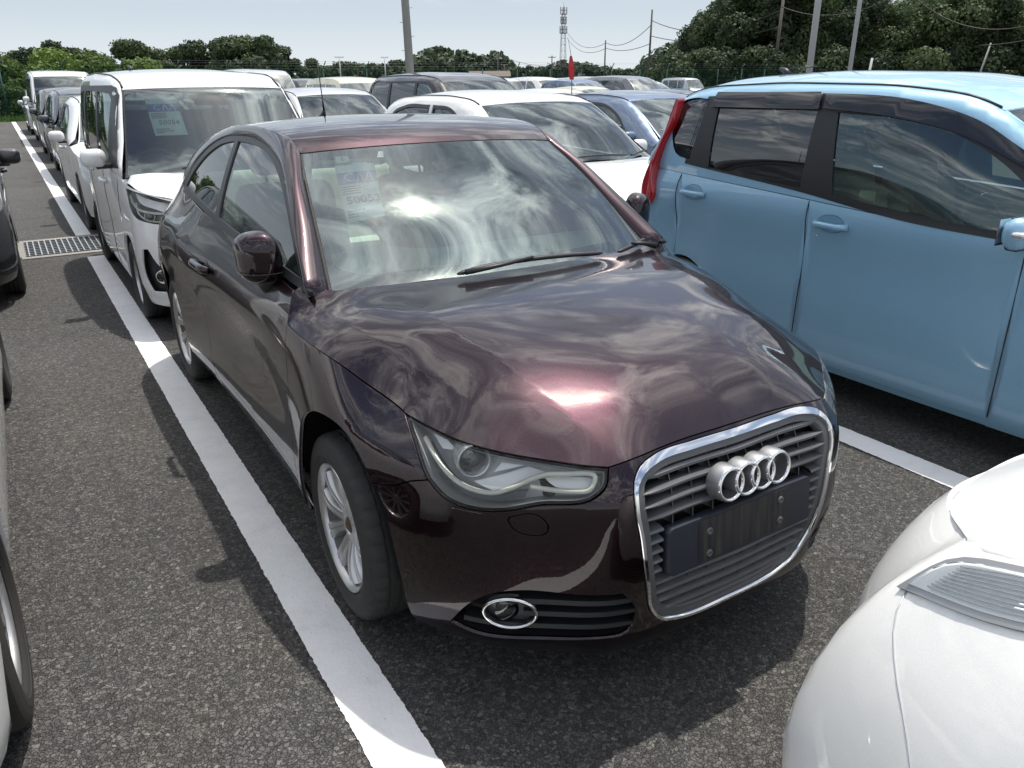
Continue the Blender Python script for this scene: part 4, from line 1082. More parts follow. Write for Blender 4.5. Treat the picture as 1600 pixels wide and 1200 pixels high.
def auction_slip(parent, surf, corners, number, six, name='auction_slip'):
    """paper slip stuck inside a windscreen, printed with letters and a lot number; corners TL TR BR BL in chart"""
    C = np.array(corners, float)
    def S(u, v, off):
        c = (C[0] * (1 - u) + C[1] * u) * (1 - v) + (C[3] * (1 - u) + C[2] * u) * v
        return path3(surf, [c], off)[0]
    def quad(u0, v0, u1, v1, off, mat, nm, par):
        n = 4; return MB().grid([[S(u0 + (u1 - u0) * i / n, v0 + (v1 - v0) * j / n, off) for i in range(n + 1)] for j in range(n + 1)]).build(nm, mat, par)
    s = quad(0, 0, 1, 1, -.007, 'paper_white', name, parent)
    quad(0, .15, 1, .36, -.0064, 'paper_blue', 'blue_band', s)
    rg = random.Random(number)
    mbk = MB()
    for v in (.40, .44, .48, .52):
        u = .06
        while u < .52:
            w = rg.uniform(.02, .05); 
            mbk.add([S(u, v, -.0062), S(u + w, v, -.0062), S(u + w, v + .022, -.0062), S(u, v + .022, -.0062)], [(0, 1, 2, 3)]); u += w + .012
    for v, u1 in ((.82, .5), (.87, .6), (.91, .3)):
        u = .08
        while u < u1:
            w = rg.uniform(.02, .05)
            mbk.add([S(u, v, -.0062), S(u + w, v, -.0062), S(u + w, v + .022, -.0062), S(u, v + .022, -.0062)], [(0, 1, 2, 3)]); u += w + .012
    mbk.build('small_print', 'ink', s)
    o = S(.5, .5, -.0055); X = (S(1, .5, -.0055) - S(0, .5, -.0055)); Yv = (S(.5, 0, -.0055) - S(.5, 1, -.0055)); wX = X.length; hY = Yv.length
    X.normalize(); Z = X.cross(Yv).normalized(); Yn = Z.cross(X)
    def M(u, v): 
        c = S(u, v, -.0058); m = Matrix.Identity(4)
        for r in range(3): m[r][0] = X[r]; m[r][1] = Yn[r]; m[r][2] = Z[r]; m[r][3] = c[r]
        return m
    text_mesh(number, hY * .17, 'ink', s, M(.55, .66))
    text_mesh('C', hY * .21, 'paper_white', s, M(.30, .255)); 
    for u in (.55, .78): # barless A letters
        a = [S(u - .10, .34, -.0058), S(u - .05, .34, -.0058), S(u + .015, .20, -.0058), S(u + .08, .34, -.0058), S(u + .13, .34, -.0058), S(u + .045, .17, -.0058), S(u - .01, .17, -.0058)]
        MB().add(a, [(0, 1, 2, 6), (6, 2, 5), (2, 3, 4, 5)]).build('lettering', 'paper_white', s)
    return s, M, S
slip, _, _ = auction_slip(A1_WS, WSC, [(-.4846, .6638), (-.3355, .6614), (-.3853 + .01, .3822), (-.5018, .365)], '50053', '6')
def six_tag(parent, surf, c, w, h, txt):
    p = np.array(c, float); q = [p + d for d in ((-w / 2, h / 2), (w / 2, h / 2), (w / 2, -h / 2), (-w / 2, -h / 2))]
    V = path3(surf, q, -.006); o = MB().add(V, [(0, 1, 2, 3)]).build('month_sticker', 'paper_white', parent)
    X = (V[1] - V[0]).normalized(); Z = X.cross((V[0] - V[3])).normalized(); Y = Z.cross(X); cc = path3(surf, [c], -.005)[0]
    m = Matrix.Identity(4)
    for r in range(3): m[r][0] = X[r]; m[r][1] = Y[r]; m[r][2] = Z[r]; m[r][3] = cc[r]
    text_mesh(txt, (V[0] - V[3]).length * .9, 'ink', o, m)
    return o
six_tag(A1_WS, WSC, (-.450, .695), .05, .036, '6')
panel('round_sticker', WSC, ellipse((.505, .655), .022, .024, 20), 'sticker_red', A1_WS, off=-.006, gap=0, flange=0, step=.03)
MB().rbox(tuple(path3(WSC, [(-.39, .672)], -.02)[0]), (.06, .02, .02), .005).build('sensor_clip', 'paper_white', A1_WS)
# ------------------------------------------------------------------ ordinary cars
pm('ribbed_lens', (.70, .73, .75), .10, coat=.6, metallic=.1, vary=.15, vscale=9)
glass('grey_glass', (.16, .17, .175), dirt=.03)
glass('clear_glass', (.62, .76, .70), refl=(.86, .97, 1.0), dirt=.04)
_tyres = {}
def tyre_for(r, lo=False):
    k = (round(r, 3), lo)
    if k not in _tyres: _tyres[k] = (tyre_mesh(r, .165, r * .68, 36 if lo else 96, not lo), rim_mesh(r * .68, 'multi' if k[0] > .28 else 'multi'))
    return _tyres[k]
def poly_between(lo, hi, s0, s1, n=24):
    S = np.linspace(s0, s1, n)
    b = [(s, lo(s)) for s in S]; t = [(s, hi(s)) for s in S[::-1]]
    return np.array(b + t)
def clean(P, d=.004):
    out = [P[0]]
    for p in P[1:]:
        if np.hypot(*(p - out[-1])) > d: out.append(p)
    if np.hypot(*(out[0] - out[-1])) < d: out.pop()
    return np.array(out)
def build_car(sp, name, label, cat, group=None, lod=0):
    """lod 0 near, 1 middle distance, 2 far away"""
    g = CarGeo(sp); car = thing(name, label, cat, group=group); P = sp['paint']
    cen = Vector((0, g.L / 2, .6)); st = (.05, .08, .16)[lod]
    pk = dict(cen=cen, step=st)
    wr = sp.get('wr', .275); yf = sp.get('yf', .62); yr = sp.get('yr', g.L - .52); ra = wr + sp.get('rax', .045)
    scs = (yf + g.c, yr + g.c); sill = sp.get('sill', .19)
    def bottom(s, off=0.):
        z = sill
        for c in scs:
            d = abs(abs(s) - c)
            if d < ra: z = max(z, wr + math.sqrt(ra * ra - d * d))
        return z + off
    he = sp['hoodedge']; hs = [p[0] for p in he]; hz = [p[1] for p in he]
    s_c = he[-1][0]     # end of hood at the side
    def top_(s):
        s = abs(s); return float(np.interp(s, hs, hz)) if s < s_c else float(g.beltz(s - g.c))
    d0, d1, d2 = sp['doors']  # chart s: fender/front door, front/rear door, rear door/quarter
    # front clip
    bp = sorted(set(list(np.arange(0, d0, st * .6)) + [d0] + [c + dx for c in scs[:1] for dx in np.linspace(-ra, ra, 25)]))
    bp = [b for b in bp if b <= d0]
    lo_r = [(s, bottom(s)) for s in bp]; hi_r = [(s, top_(s)) for s in np.linspace(0, d0, int(d0 / (st * .6)) + 2)]
    if lod == 0: hi_r = [(s, top_(s)) for s in sorted(set(list(np.linspace(0, d0, int(d0 / .03))) + [h for h in hs if h <= d0]))]
    out = lo_r + hi_r[::-1][:-1] if hi_r[0][0] == 0 else lo_r + hi_r[::-1]
    pts = [p for p in out if p[0] > 1e-4]
    outline = clean(np.array([(0, bottom(0))] + pts + [(0, top_(0))] + [(-a, b) for a, b in pts[::-1]]))
    lamp = curve(sp['lamp'], .02 if lod < 2 else .08)
    holes = []
    fog = curve(sp['fog'], .03) if 'fog' in sp and lod < 2 else None
    if lod == 0 and not sp.get('proud'):
        holes = [lamp, neg(lamp)]
        if fog is not None: holes += [fog, neg(fog)]
    panel('front_bumper', g.ring, outline, P, car, holes=holes, **pk)
    for mir in (True, False):
        L_ = lamp
        if lod == 0 and sp.get('proud'):
            A_, B_ = np.array(sp['axis'][0]), np.array(sp['axis'][1]); ax_ = (B_ - A_) / np.linalg.norm(B_ - A_); nx_ = np.array([-ax_[1], ax_[0]])
            lg = panel('lamp_gasket', g.ring, inset(lamp, -.009), 'satin_metal', car, mir, step=.02, gap=0, off=.006, flange=.02, cen=cen)
            def bulge(W_):
                e = np.minimum(seg_dist(inset(lamp, .001), W_) / .03, 1); r = (W_ - A_) @ nx_
                return .006 + .018 * np.sqrt(e)
            panel('lamp_base', g.ring, lamp, 'lamp_white', lg, mir, step=.03, gap=0, off=.007, flange=0, cen=cen)
            hl = panel('headlight', g.ring, lamp, 'lamp_lens', car, mir, step=.012, gap=0, flange=.010, cen=cen, lens=bulge)
            lowe = curve([(.625, .80), (.70, .838), (.755, .878), (.82, .912), (.95, .945), (1.06, .962)], .01, False); upe = curve([(.63, .850), (.69, .900), (.77, .945), (.88, .968), (1.0, .972), (1.06, .962)], .01, False)
            rs = lambda C_, n_: np.stack([np.interp(np.linspace(0, 1, n_), np.linspace(0, 1, len(C_)), C_[:, k]) for k in (0, 1)], 1)
            A3, B3 = rs(lowe, 40), rs(upe, 40)
            for w_ in (.12, .22, .32, .42, .52, .62, .72, .82, .91):
                Cw = (A3 * (1 - w_) + B3 * w_)[2:-1]; MB().tube(path3(g.ring, Cw, .011, cen, mir), .0018, 5).build('lens_rib', 'ribbed_lens', hl)
            for a_ in (8, 20):
                Cq = np.vstack([(A3 * .75 + B3 * .25)[a_:a_ + 9], (A3 * .2 + B3 * .8)[a_:a_ + 9][::-1]]); panel('lamp_reflector', g.ring, Cq, 'chrome', hl, mir, off=.0085, gap=0, flange=0, step=.03, cen=cen)
            for sm in sp.get('seams', []): MB().tube(path3(g.ring, curve(sm, .03, False), -.0004, cen, mir), .0016, 5).build('panel_seam', 'silver_trim', car)
        elif lod == 0:
            hl = panel('headlight', g.ring, lamp, 'lamp_lens', car, mir, step=.03, gap=.002, flange=.006, cen=cen)
            panel('lamp_housing', g.ring, lamp, sp.get('bowl', 'lamp_dark'), hl, mir, step=.04, gap=.006, off=-.06, flange=-.055, cen=cen)
            for k, q in enumerate(sp.get('lampbits', [])):
                if q[0] == 'tube': MB().tube(path3(g.ring, curve(q[1], .02, False), -.02, cen, mir), q[2], 6).build('light_strip', 'lamp_tube', hl)
                if q[0] == 'ring':
                    c = path3(g.ring, [q[1]], -.035, cen, mir)[0]; dv = Vector(((-1 if mir else 1) * .3, -1, .05)).normalized()
                    M = Matrix.Translation(c) @ dv.to_track_quat('X', 'Z').to_matrix().to_4x4(); r = q[2]
                    place(MB().lathe([(-.02, r), (.012, r), (.012, r * .84), (-.015, r * .7)], 24), M).build('lamp_reflector', 'silver_trim', hl)
                    place(MB().lathe([(0.3 * r * (1 - (x / r) ** 2), x) for x in np.linspace(r * .8, .0005, 6)], 20), M).build('lamp_projector', 'projector_glass', hl)
                if q[0] == 'panel': panel('lamp_reflector', g.ring, curve(q[1], .03), q[2], hl, mir, off=q[3], gap=0, flange=.01, step=.03, cen=cen)
        if lod == 0:
            if fog is not None:
                fo = panel('fog_recess', g.ring, fog, 'black_plastic', car, mir, off=-.04, flange=-.038, gap=-.004, step=.05, cen=cen)
                if 'foglamp' in sp:
                    c = path3(g.ring, [sp['foglamp']], -.03, cen, mir)[0]; M = Matrix.Translation(c) @ Vector(((-1 if mir else 1) * .35, -1, 0)).normalized().to_track_quat('X', 'Z').to_matrix().to_4x4()
                    place(MB().lathe([(-.03, .042), (.006, .045), (.006, .038), (-.01, .036)], 24), M).build('fog_lamp', 'chrome', fo)
                    place(MB().lathe([(0.008 * (1 - (r / .038) ** 2), r) for r in np.linspace(.038, .0005, 6)], 20), M).build('fog_lens', 'projector_glass', fo)
        else:
            panel('headlight', g.ring, lamp, 'lamp_far', car, mir, off=.004, gap=0, flange=.008, step=st, cen=cen)
        # doors and quarter
        top2 = lambda s: float(g.beltz(s - g.c))
        ends = [(d0, d1, 'front_door'), (d1, d2, 'rear_door'), (d2, g.L + g.c - .03, 'rear_quarter_panel')] if lod < 2 else [(d0, g.L + g.c - .03, 'side_panel')]
        if d1 == d2: ends = [e for e in ends if e[0] != e[1]]
        for a, b, nm in ends:
            bs = sorted(set(list(np.linspace(a, b, max(3, int((b - a) / (st * .7))))) + [c + dx for c in scs for dx in np.linspace(-ra, ra, 25) if a < c + dx < b]))
            O_ = clean(np.array([(s, bottom(s) + (.035 if nm.endswith('door') and lod < 2 else 0)) for s in bs] + [(s, top2(s)) for s in np.linspace(b, a, max(3, int((b - a) / (st * .7))))]))
            hx = b - .15; hz_ = top2(hx) - sp.get('hdl', .10); dish = ellipse((hx, hz_ + .004), .075, .042, 24) if (lod == 0 and nm.endswith('door')) else None
            dr = panel(nm, g.ring, O_, P, car, mir, holes=[] if dish is None else [dish], gap=sp.get('dgap', .0028), flange=.02, **pk)
            if nm.endswith('door') and lod < 2:
                hx = b - .15; hz_ = top2(hx) - sp.get('hdl', .10)
                pp = path3(g.ring, [(x, hz_ + .02 * (x - hx)) for x in np.linspace(hx - .09, hx + .09, 7)], .035, cen, mir)
                pp[0] = path3(g.ring, [(hx - .10, hz_)], .004, cen, mir)[0]; pp[-1] = path3(g.ring, [(hx + .10, hz_)], .004, cen, mir)[0]
                MB().tube(pp, .012, 8, flat=1.3).build('door_handle', P, dr)
                if lod == 0: panel('handle_recess', g.ring, dish, P, dr, mir, lens=lambda W, hx=hx, hz_=hz_: -.026 * np.maximum(0, 1 - ((W[:, 0] - hx) / .075) ** 2 - ((W[:, 1] - hz_ - .004) / .042) ** 2) ** .6, gap=0, flange=0, step=.008, cen=cen)
                if lod == 0:
                    for e_ in ([(a, bottom(a) + .05), (a, top2(a) - .004)], [(b, bottom(b) + .05), (b, top2(b) - .004)]): MB().tube(path3(g.ring, curve(e_, .05, False), -.0028, cen, mir), .0030, 5).build('door_gap_shade', 'rubber', dr)  # black tubes laid in the door gaps as painted shade
        if lod < 2:
            so = [(s, sill - .0) for s in np.linspace(yf + g.c + ra, yr + g.c - ra, 12)]
            panel('sill', g.ring, np.array(so + [(s, sill + .034) for s, _ in so[::-1]]), P, car, mir, step=.06, off=-.003, cen=cen)
        panel('rear_panel', g.ring, np.array([(g.L + g.c - .03, .25), (g.L + g.c - .03, top2(g.L + g.c)), (g.smax, top2(g.L + g.c)), (g.smax, .25)]), P, car, mir, step=.1, cen=cen)
        # glasshouse
        y0 = float(g.ey[0]) + .10; y1 = float(g.ey[-1]) - .03
        hi = lambda y: float(g.zo(y)); lo = lambda y: float(g.beltz(y))
        ys = np.linspace(y0, y1, int((y1 - y0) / (st * .8)) + 2)
        fo_ = clean(np.array([(y, lo(y)) for y in ys] + [(y, hi(y)) for y in ys[::-1]]))
        wins = [curve(w, .05 if lod < 2 else .15) for w in sp['windows']]
        black = sp.get('blackframe')
        up = panel('roof_side_frame', g.up, fo_, P, car, mir, holes=wins, gap=.001, flange=0, step=st * .8, cen=cen)
        if black is not None and lod < 2:
            bo = curve(black, .04)
            panel('window_surround', g.up, bo, 'black_plastic', car, mir, holes=wins, off=.0022, gap=.001, flange=.004, step=st, cen=cen)
        for k, w in enumerate(wins):
            gm = sp.get('glass', ['grey_glass'] * 5)[k] if lod < 2 else 'far_glass'
            wd = panel('side_window', g.up, w, gm, car, mir, off=-.006, gap=-.004, flange=0, step=st, cen=cen)
            if lod < 2 and black is None: panel('window_seal', g.up, inset(w, -.016), 'black_plastic', wd, mir, holes=[inset(w, .012)], off=.002, gap=0, flange=.004, step=.05, cen=cen)
        for k, v in enumerate(sp.get('visors', []) if lod < 2 else []):
            c = curve(v, .04); mid = c.mean(0)
            panel('rain_visor', g.up, c, 'visor_smoke', car, mir, off=.022, gap=0, flange=.018, step=.05, cen=cen)
        tl = curve(sp.get('tail', [(g.L + g.c - .06, .75), (g.L + g.c - .04, .95), (g.L + g.c + .12, .93), (g.L + g.c + .12, .78)]), .05)
        if lod < 2 and not sp.get('notail'): panel('tail_lamp', g.ring, tl, 'red_lens', car, mir, off=.005, gap=0, flange=.008, step=.06, cen=cen)
        # mirrors
        if lod < 2:
            sg = -1 if mir else 1; my = sp.get('my', float(g.ey[0]) + .42); mz = float(g.beltz(my)) + sp.get('mz', .08); mx = float(g.up(my, mz)[0, 0])
            mo = MB().rbox((sg * (mx + .115), my - .03, mz), (.165, .10, .125), .05, 4).build('door_mirror', sp.get('mpaint', P), car)
            MB().rbox((sg * (mx + .04), my, mz - .06), (.14, .06, .035), .015).build('mirror_foot', 'black_plastic', mo)
            MB().box((sg * (mx + .115), my + .024, mz), (.135, .004, .10)).build('mirror_glass', 'chrome', mo)
        if lod < 2: MB().tube([Vector((p[0] * (-1 if mir else 1), p[1], p[2] + .002)) for p in g.top.edge(np.linspace(g.tw + .02, g.tr - .02, 24)) * np.array([.99, 1, 1])], .007, 5).build('roof_moulding', 'black_plastic', car)
    # hood
    EP = [tuple(p) for p in g.ring(np.array(hs), np.array(hz))]
    T0 = g.top; cow = []
    for u in np.linspace(0, .96, 6): cow.append(tuple(T0(u * .6, T0.t[0] + .03)[0] + np.array([0, 0, .004])))
    mids = []
    fy = EP[0][1]; fz = EP[0][2]; cy_, cz_ = cow[0][1], cow[0][2]; bulge = sp.get('hoodbulge', .05)
    for x in (0, .3 * g.w, .58 * g.w):
        for t in (.12, .3, .55, .8):
            f = x / (.58 * g.w)
            xe = x; mids.append((x, fy + (cy_ - fy) * t + .03 * f, fz + (cz_ - fz) * (1 - (1 - t) ** 1.7) + bulge * math.sin(math.pi * t) * .6 * (1 - .35 * f) + (.0 if t > .2 else .01)))
    pts = []
    for x, y, z in EP + cow + mids:
        pts.append((x, y, z)); 
        if x > 1e-3: pts.append((-x, y, z))
    hsf = TPS(pts, 3e-4 if lod == 0 else 3e-4)
    side = curve([(x, y) for x, y, z in EP], .04 if lod < 2 else .12, False)
    hp = [tuple(p) for p in side if p[0] > 1e-4] + [(x, y + .01) for x, y, z in cow[::-1]][:-1]
    ho = clean(np.array([(0, fy)] + hp + [(0, cow[0][1] + .01)] + [(-x, y) for x, y in hp[::-1]]), .01)
    panel('hood', hsf, ho, P, car, step=st * .8, gap=.0015, cen=cen)
    t = T0.t
    def wout(u, t0, t1, n=24): return np.array([(x, t0) for x in np.linspace(-u, u, n)] + [(u, y) for y in np.linspace(t0, t1, 10)[1:]] + [(x, t1) for x in np.linspace(u, -u, n)[1:]] + [(-u, y) for y in np.linspace(t1, t0, 10)[1:-1]])
    ws = wout(.588, 0, g.tw - .004)
    w = panel('windscreen', T0, ws, sp.get('wglass', 'clear_glass') if lod < 2 else 'far_glass', car, gap=0, flange=.005, **pk)
    if lod < 2:
        fr = curve([(-.55, g.tw - .045), (-.555, .16), (-.50, .10), (0, .09), (.50, .10), (.555, .16), (.55, g.tw - .045), (.50, g.tw - .03), (-.50, g.tw - .03)], .04)
        panel('glass_border', T0, ws, 'gloss_black', w, holes=[fr], off=-.005, gap=.001, flange=0, **pk)
        for P_ in ([(-.30, .045), (-.1, .075), (.15, .075), (.28, .055)], [(.33, .05), (.45, .075), (.54, .09)]):
            MB().tube(path3(T0, curve(P_, .05, False), .028, cen), .010, 6, flat=.8).build('wiper_blade', 'black_plastic', w)
    panel('windscreen_frame', T0, wout(.5995, .0, g.tw), sp.get('pillar', P), car, holes=[ws], gap=0, off=-.001, flange=.01, cen=cen, step=st * .5)
    panel('roof', T0, wout(.5985, g.tw + .001, g.tr), P, car, gap=.001, **pk)
    panel('rear_window', T0, wout(.56, g.tr + .02, g.top.T - .02), 'grey_glass' if lod < 2 else 'far_glass', car, gap=0, flange=.005, **pk)
    panel('rear_frame', T0, wout(.5995, g.tr, g.top.T), P, car, holes=[wout(.56, g.tr + .02, g.top.T - .02)], gap=0, off=-.001, **pk)
    if 'grille' in sp and lod < 2:
        G = sp['grille']; Gc = curve(G + [(-p[0],) + tuple(p[1:]) for p in G[::-1]], .04)
        gl = panel('grille', g.ring, Gc, 'black_plastic', car, off=.004, gap=0, flange=.01, step=.05, cen=cen)
        z0 = Gc[:, 1].min(); z1 = Gc[:, 1].max(); xm = Gc[:, 0].max()
        for z in np.linspace(z0 + .02, z1 - .02, 3): MB().tube(path3(g.ring, [(x, z) for x in np.linspace(-xm * .85, xm * .85, 16)], .01, cen), .006, 6).build('grille_bar', 'silver_trim', gl)
    # wheels
    if lod < 2:
        ty, rim = tyre_for(wr, lod > 0)
        for y in (yf, yr):
            for sg in (-1, 1): add_wheel(car, (sg * (g.w - .095), y, wr), sg, ty, (rim, .062))
            arch_liner(car, y, ra + .02, g.w - .30, g.w - .03, wr)
    else:
        mb = MB()
        for y in (yf, yr):
            for sg in (-1, 1): mb.lathe([(sg * (g.w - .2), .05), (sg * (g.w - .2), wr), (sg * (g.w - .03), wr), (sg * (g.w - .03), .05)], 12, 'x', (0, y, wr))
        mb.build('wheel', 'rubber', car)
    ub = MB(); ub.box((0, (yf + yr) / 2, .33), (g.w * 2 - .12, yr - yf - 2 * ra, .22)); ub.box((0, yf - .02, .46), (g.w * 2 - .62, ra * 2.1, .36)); ub.box((0, yr, .46), (g.w * 2 - .62, ra * 1.9, .4))
    ub.build('underbody', 'dark_void', car)
    # cabin
    cab = 'seat_cream' if sp.get('cream') else 'seat_grey'
    if lod < 2:
        yc = float(g.ey[0]); zb = float(g.beltz(yc + .3))
        ds = []
        xm = float(g.ring(np.array([yc + .4 + g.c]), np.array([zb - .08]))[0, 0]) - .03
        for x in np.linspace(-xm, xm, 12): ds.append([(x, yc + .05 + .12 * (x / xm) ** 2, zb - .03), (x, yc + .45, zb - .005), (x, yc + .66, zb - .02), (x, yc + .72, zb - .10), (x, yc + .70, .4)])
        MB().grid(ds).build('dashboard', 'dash_pale' if sp.get('cream') else 'dash_grey', car)
        sw = link('steering_wheel', steering_mesh(), 'dash_grey', car); sw.location = (-.34, yc + .86, zb - .05); sw.rotation_euler = (R(-28), 0, 0)
        for sg in (-1, 1):
            add_seat(car, (sg * .33, yc + 1.35, .44), cab)
        MB().rbox((0, yc + 2.2, .62), (1.15, .5, .2), .06).rbox((0, yc + 2.42, .92), (1.15, .14, .58), .06, rx=R(-12)).rbox((-.3, yc + 2.46, 1.26), (.26, .1, .16), .05).rbox((.3, yc + 2.46, 1.26), (.26, .1, .16), .05).build('rear_seat', cab, car)
        for sg in (-1, 1):
            MB().grid([[(sg * (float(g.ring(np.array([y + g.c]), np.array([min(z, .95)]))[0, 0]) - .05), y, z) for y in np.linspace(yc + .3, g.L - .35, 10)] for z in np.linspace(.35, zb - .01, 4)]).build('door_lining', 'dash_pale' if sp.get('cream') else 'dash_grey', car)
        MB().rbox((0, float(T0.edge(g.tw)[0][1] if T0.edge(g.tw).ndim > 1 else T0.edge(g.tw)[1]) + .02, float(np.ravel(T0.edge(g.tw))[2]) - .05), (.22, .03, .06), .015).build('interior_mirror', 'gloss_black', car)
    else:
        MB().box((0, g.L * .55, .75), (g.w * 2 - .1, g.L * .8, .3)).build('cabin_floor', 'dark_void', car)
    return car, g
def copy_tree(o, parent=None):
    c = o.copy(); COL.objects.link(c)
    if parent is not None:
        c.parent = parent
    for ch in list(o.children): copy_tree(ch, c)
    return c
def repaint(o, old, new):
    for c in [o] + list(o.children_recursive):
        if c.type == 'MESH':
            for s in c.material_slots:
                if s.material and s.material.name == old: s.link = 'OBJECT'; s.material = MATS[new]
def merge(car, name):
    """one mesh out of a far-away car"""
    V = []; F = []; MI = []; mats = []; S = []; NN = []
    for c in list(car.children_recursive):
        if c.type != 'MESH': continue
        M = Matrix.Identity(4); q = c
        while q is not None and q != car: M = q.matrix_local @ M if q.matrix_parent_inverse is None else q.matrix_basis @ M; q = q.parent
        k = len(V); V += [tuple(M @ v.co) for v in c.data.vertices]
        for p in c.data.polygons:
            F.append(tuple(i + k for i in p.vertices)); m = c.data.materials[p.material_index] if c.data.materials else None
            if m not in mats: mats.append(m)
            MI.append(mats.index(m)); S.append(p.use_smooth)
    me = bpy.data.meshes.new(name); me.from_pydata(V, [], F); me.update()
    for m in mats: me.materials.append(m)
    me.polygons.foreach_set('material_index', np.array(MI, dtype=np.int32)); me.polygons.foreach_set('use_smooth', S)
    me.set_sharp_from_angle(angle=R(40))
    for c in list(car.children_recursive): bpy.data.objects.remove(c, do_unlink=True)
    bpy.data.objects.remove(car, do_unlink=True)
    return me
for nm, c, fl, mt in (('white_paint', (.72, .73, .72), (.76, .77, .76), .0), ('pearl_white', (.74, .74, .71), (.80, .80, .78), .0), ('silver_paint', (.44, .46, .47), (.62, .64, .65), .55), ('black_paint', (.010, .011, .013), (.03, .03, .035), .3),
                      ('navy_paint', (.016, .02, .034), (.05, .06, .09), .45), ('grey_paint', (.09, .095, .105), (.2, .21, .23), .5), ('light_blue', (.235, .45, .62), (.31, .53, .70), .2), ('steel_blue', (.06, .10, .17), (.13, .19, .30), .5),
                      ('red_paint', (.34, .02, .035), (.45, .04, .05), .2), ('cream_paint', (.62, .58, .42), (.66, .62, .46), .0), ('wine_paint', (.07, .012, .02), (.14, .02, .03), .4), ('dark_grey', (.035, .037, .042), (.10, .105, .115), .5)):
    paint(nm, c, fl, metallic=mt, rough=.42 if mt else .45, dust=.02)
pm('lamp_far', (.42, .45, .46), .08, metallic=.5, coat=1.0, vary=.5, vscale=9)
pm('visor_smoke', (.012, .012, .014), .07, coat=.6)
_fr = [.08, .04, .01, 0, .0, .03, .09, .16, .26, .4]
KEI=dict(L=3.40,W=1.475,b=.24,nose=.45,zs=[.12,.18,.26,.40,.55,.70,.82,.92,1.02,1.12],
 fr=[.08,.03,.0,-.01,.0,.02,.06,.12,.24,.4],co=[.08,.04,.01,0,0,.015,.035,.07,.12,.2],sd=[.06,.035,.015,.004,.006,.003,.0,.006,.018,.03],
 O=[(.69,.52,.99),(.66,.62,1.06),(.595,.86,1.36),(.55,1.00,1.545),(.55,1.08,1.585),(.575,1.35,1.63),(.60,2.0,1.65),(.60,2.8,1.64),(.585,3.12,1.61),(.585,3.24,1.53),(.61,3.33,1.2),(.63,3.36,1.05)],
 bow=[.16,.15,.10,.07,.06,.04,0,0,-.02,-.03,-.04,-.04],crown=[.0,.0,.01,.012,.015,.025,.035,.035,.03,.02,0,0],iw=3,ir=8,
 belt=[(.4,.96),(1.2,1.0),(3.3,1.03)],rr=.06,paint='white_paint',wr=.275,yf=.66,yr=3.02,sill=.17,doors=(1.30,2.02,2.95),pillar='black_plastic',
 hoodedge=[(0,.80),(.3,.80),(.50,.87),(.66,.905),(.80,.925),(1.02,.945),(1.08,.955),(1.12,.96)],
 lamp=[(1.02,.925,'c'),(.90,.82),(.81,.765),(.68,.738),(.53,.732,'c'),(.50,.855,'c'),(.66,.897),(.84,.915)],bowl='lamp_dark',
 lampbits=[('tube',[(.97,.885),(.88,.84),(.80,.815),(.66,.80),(.52,.80)],.009),('tube',[(.83,.85),(.79,.79),(.72,.755),(.55,.748)],.006),('ring',(.70,.775),.034),('panel',[(.95,.905),(.84,.86),(.70,.835),(.54,.83),(.53,.85),(.66,.88),(.84,.90)],'lamp_white',-.045)],
 fog=[(.745,.56,'c'),(.70,.565,'c'),(.64,.46),(.56,.42),(.50,.30,'c'),(.72,.28,'c'),(.765,.40)],foglamp=(.655,.385),
 grille=[(.42,.60,'c'),(.40,.50,'c')],
 windows=[[(1.10,1.09,'c'),(1.10,1.47,'c'),(1.18,1.51,'c'),(1.62,1.52,'c'),(1.62,1.05,'c'),(1.2,1.04,'c')],[(1.70,1.06,'c'),(1.70,1.52,'c'),(2.46,1.52,'c'),(2.46,1.075,'c')],[(2.54,1.08,'c'),(2.54,1.52,'c'),(2.98,1.50,'c'),(3.08,1.10,'c')]],
 blackframe=[(.66,1.04,'c'),(.98,1.50,'c'),(1.06,1.55,'c'),(1.16,1.565,'c'),(3.05,1.56,'c'),(3.16,1.06,'c'),(1.2,1.01,'c')],glass=['clear_glass','grey_glass','grey_glass'],my=1.02,mz=.10)
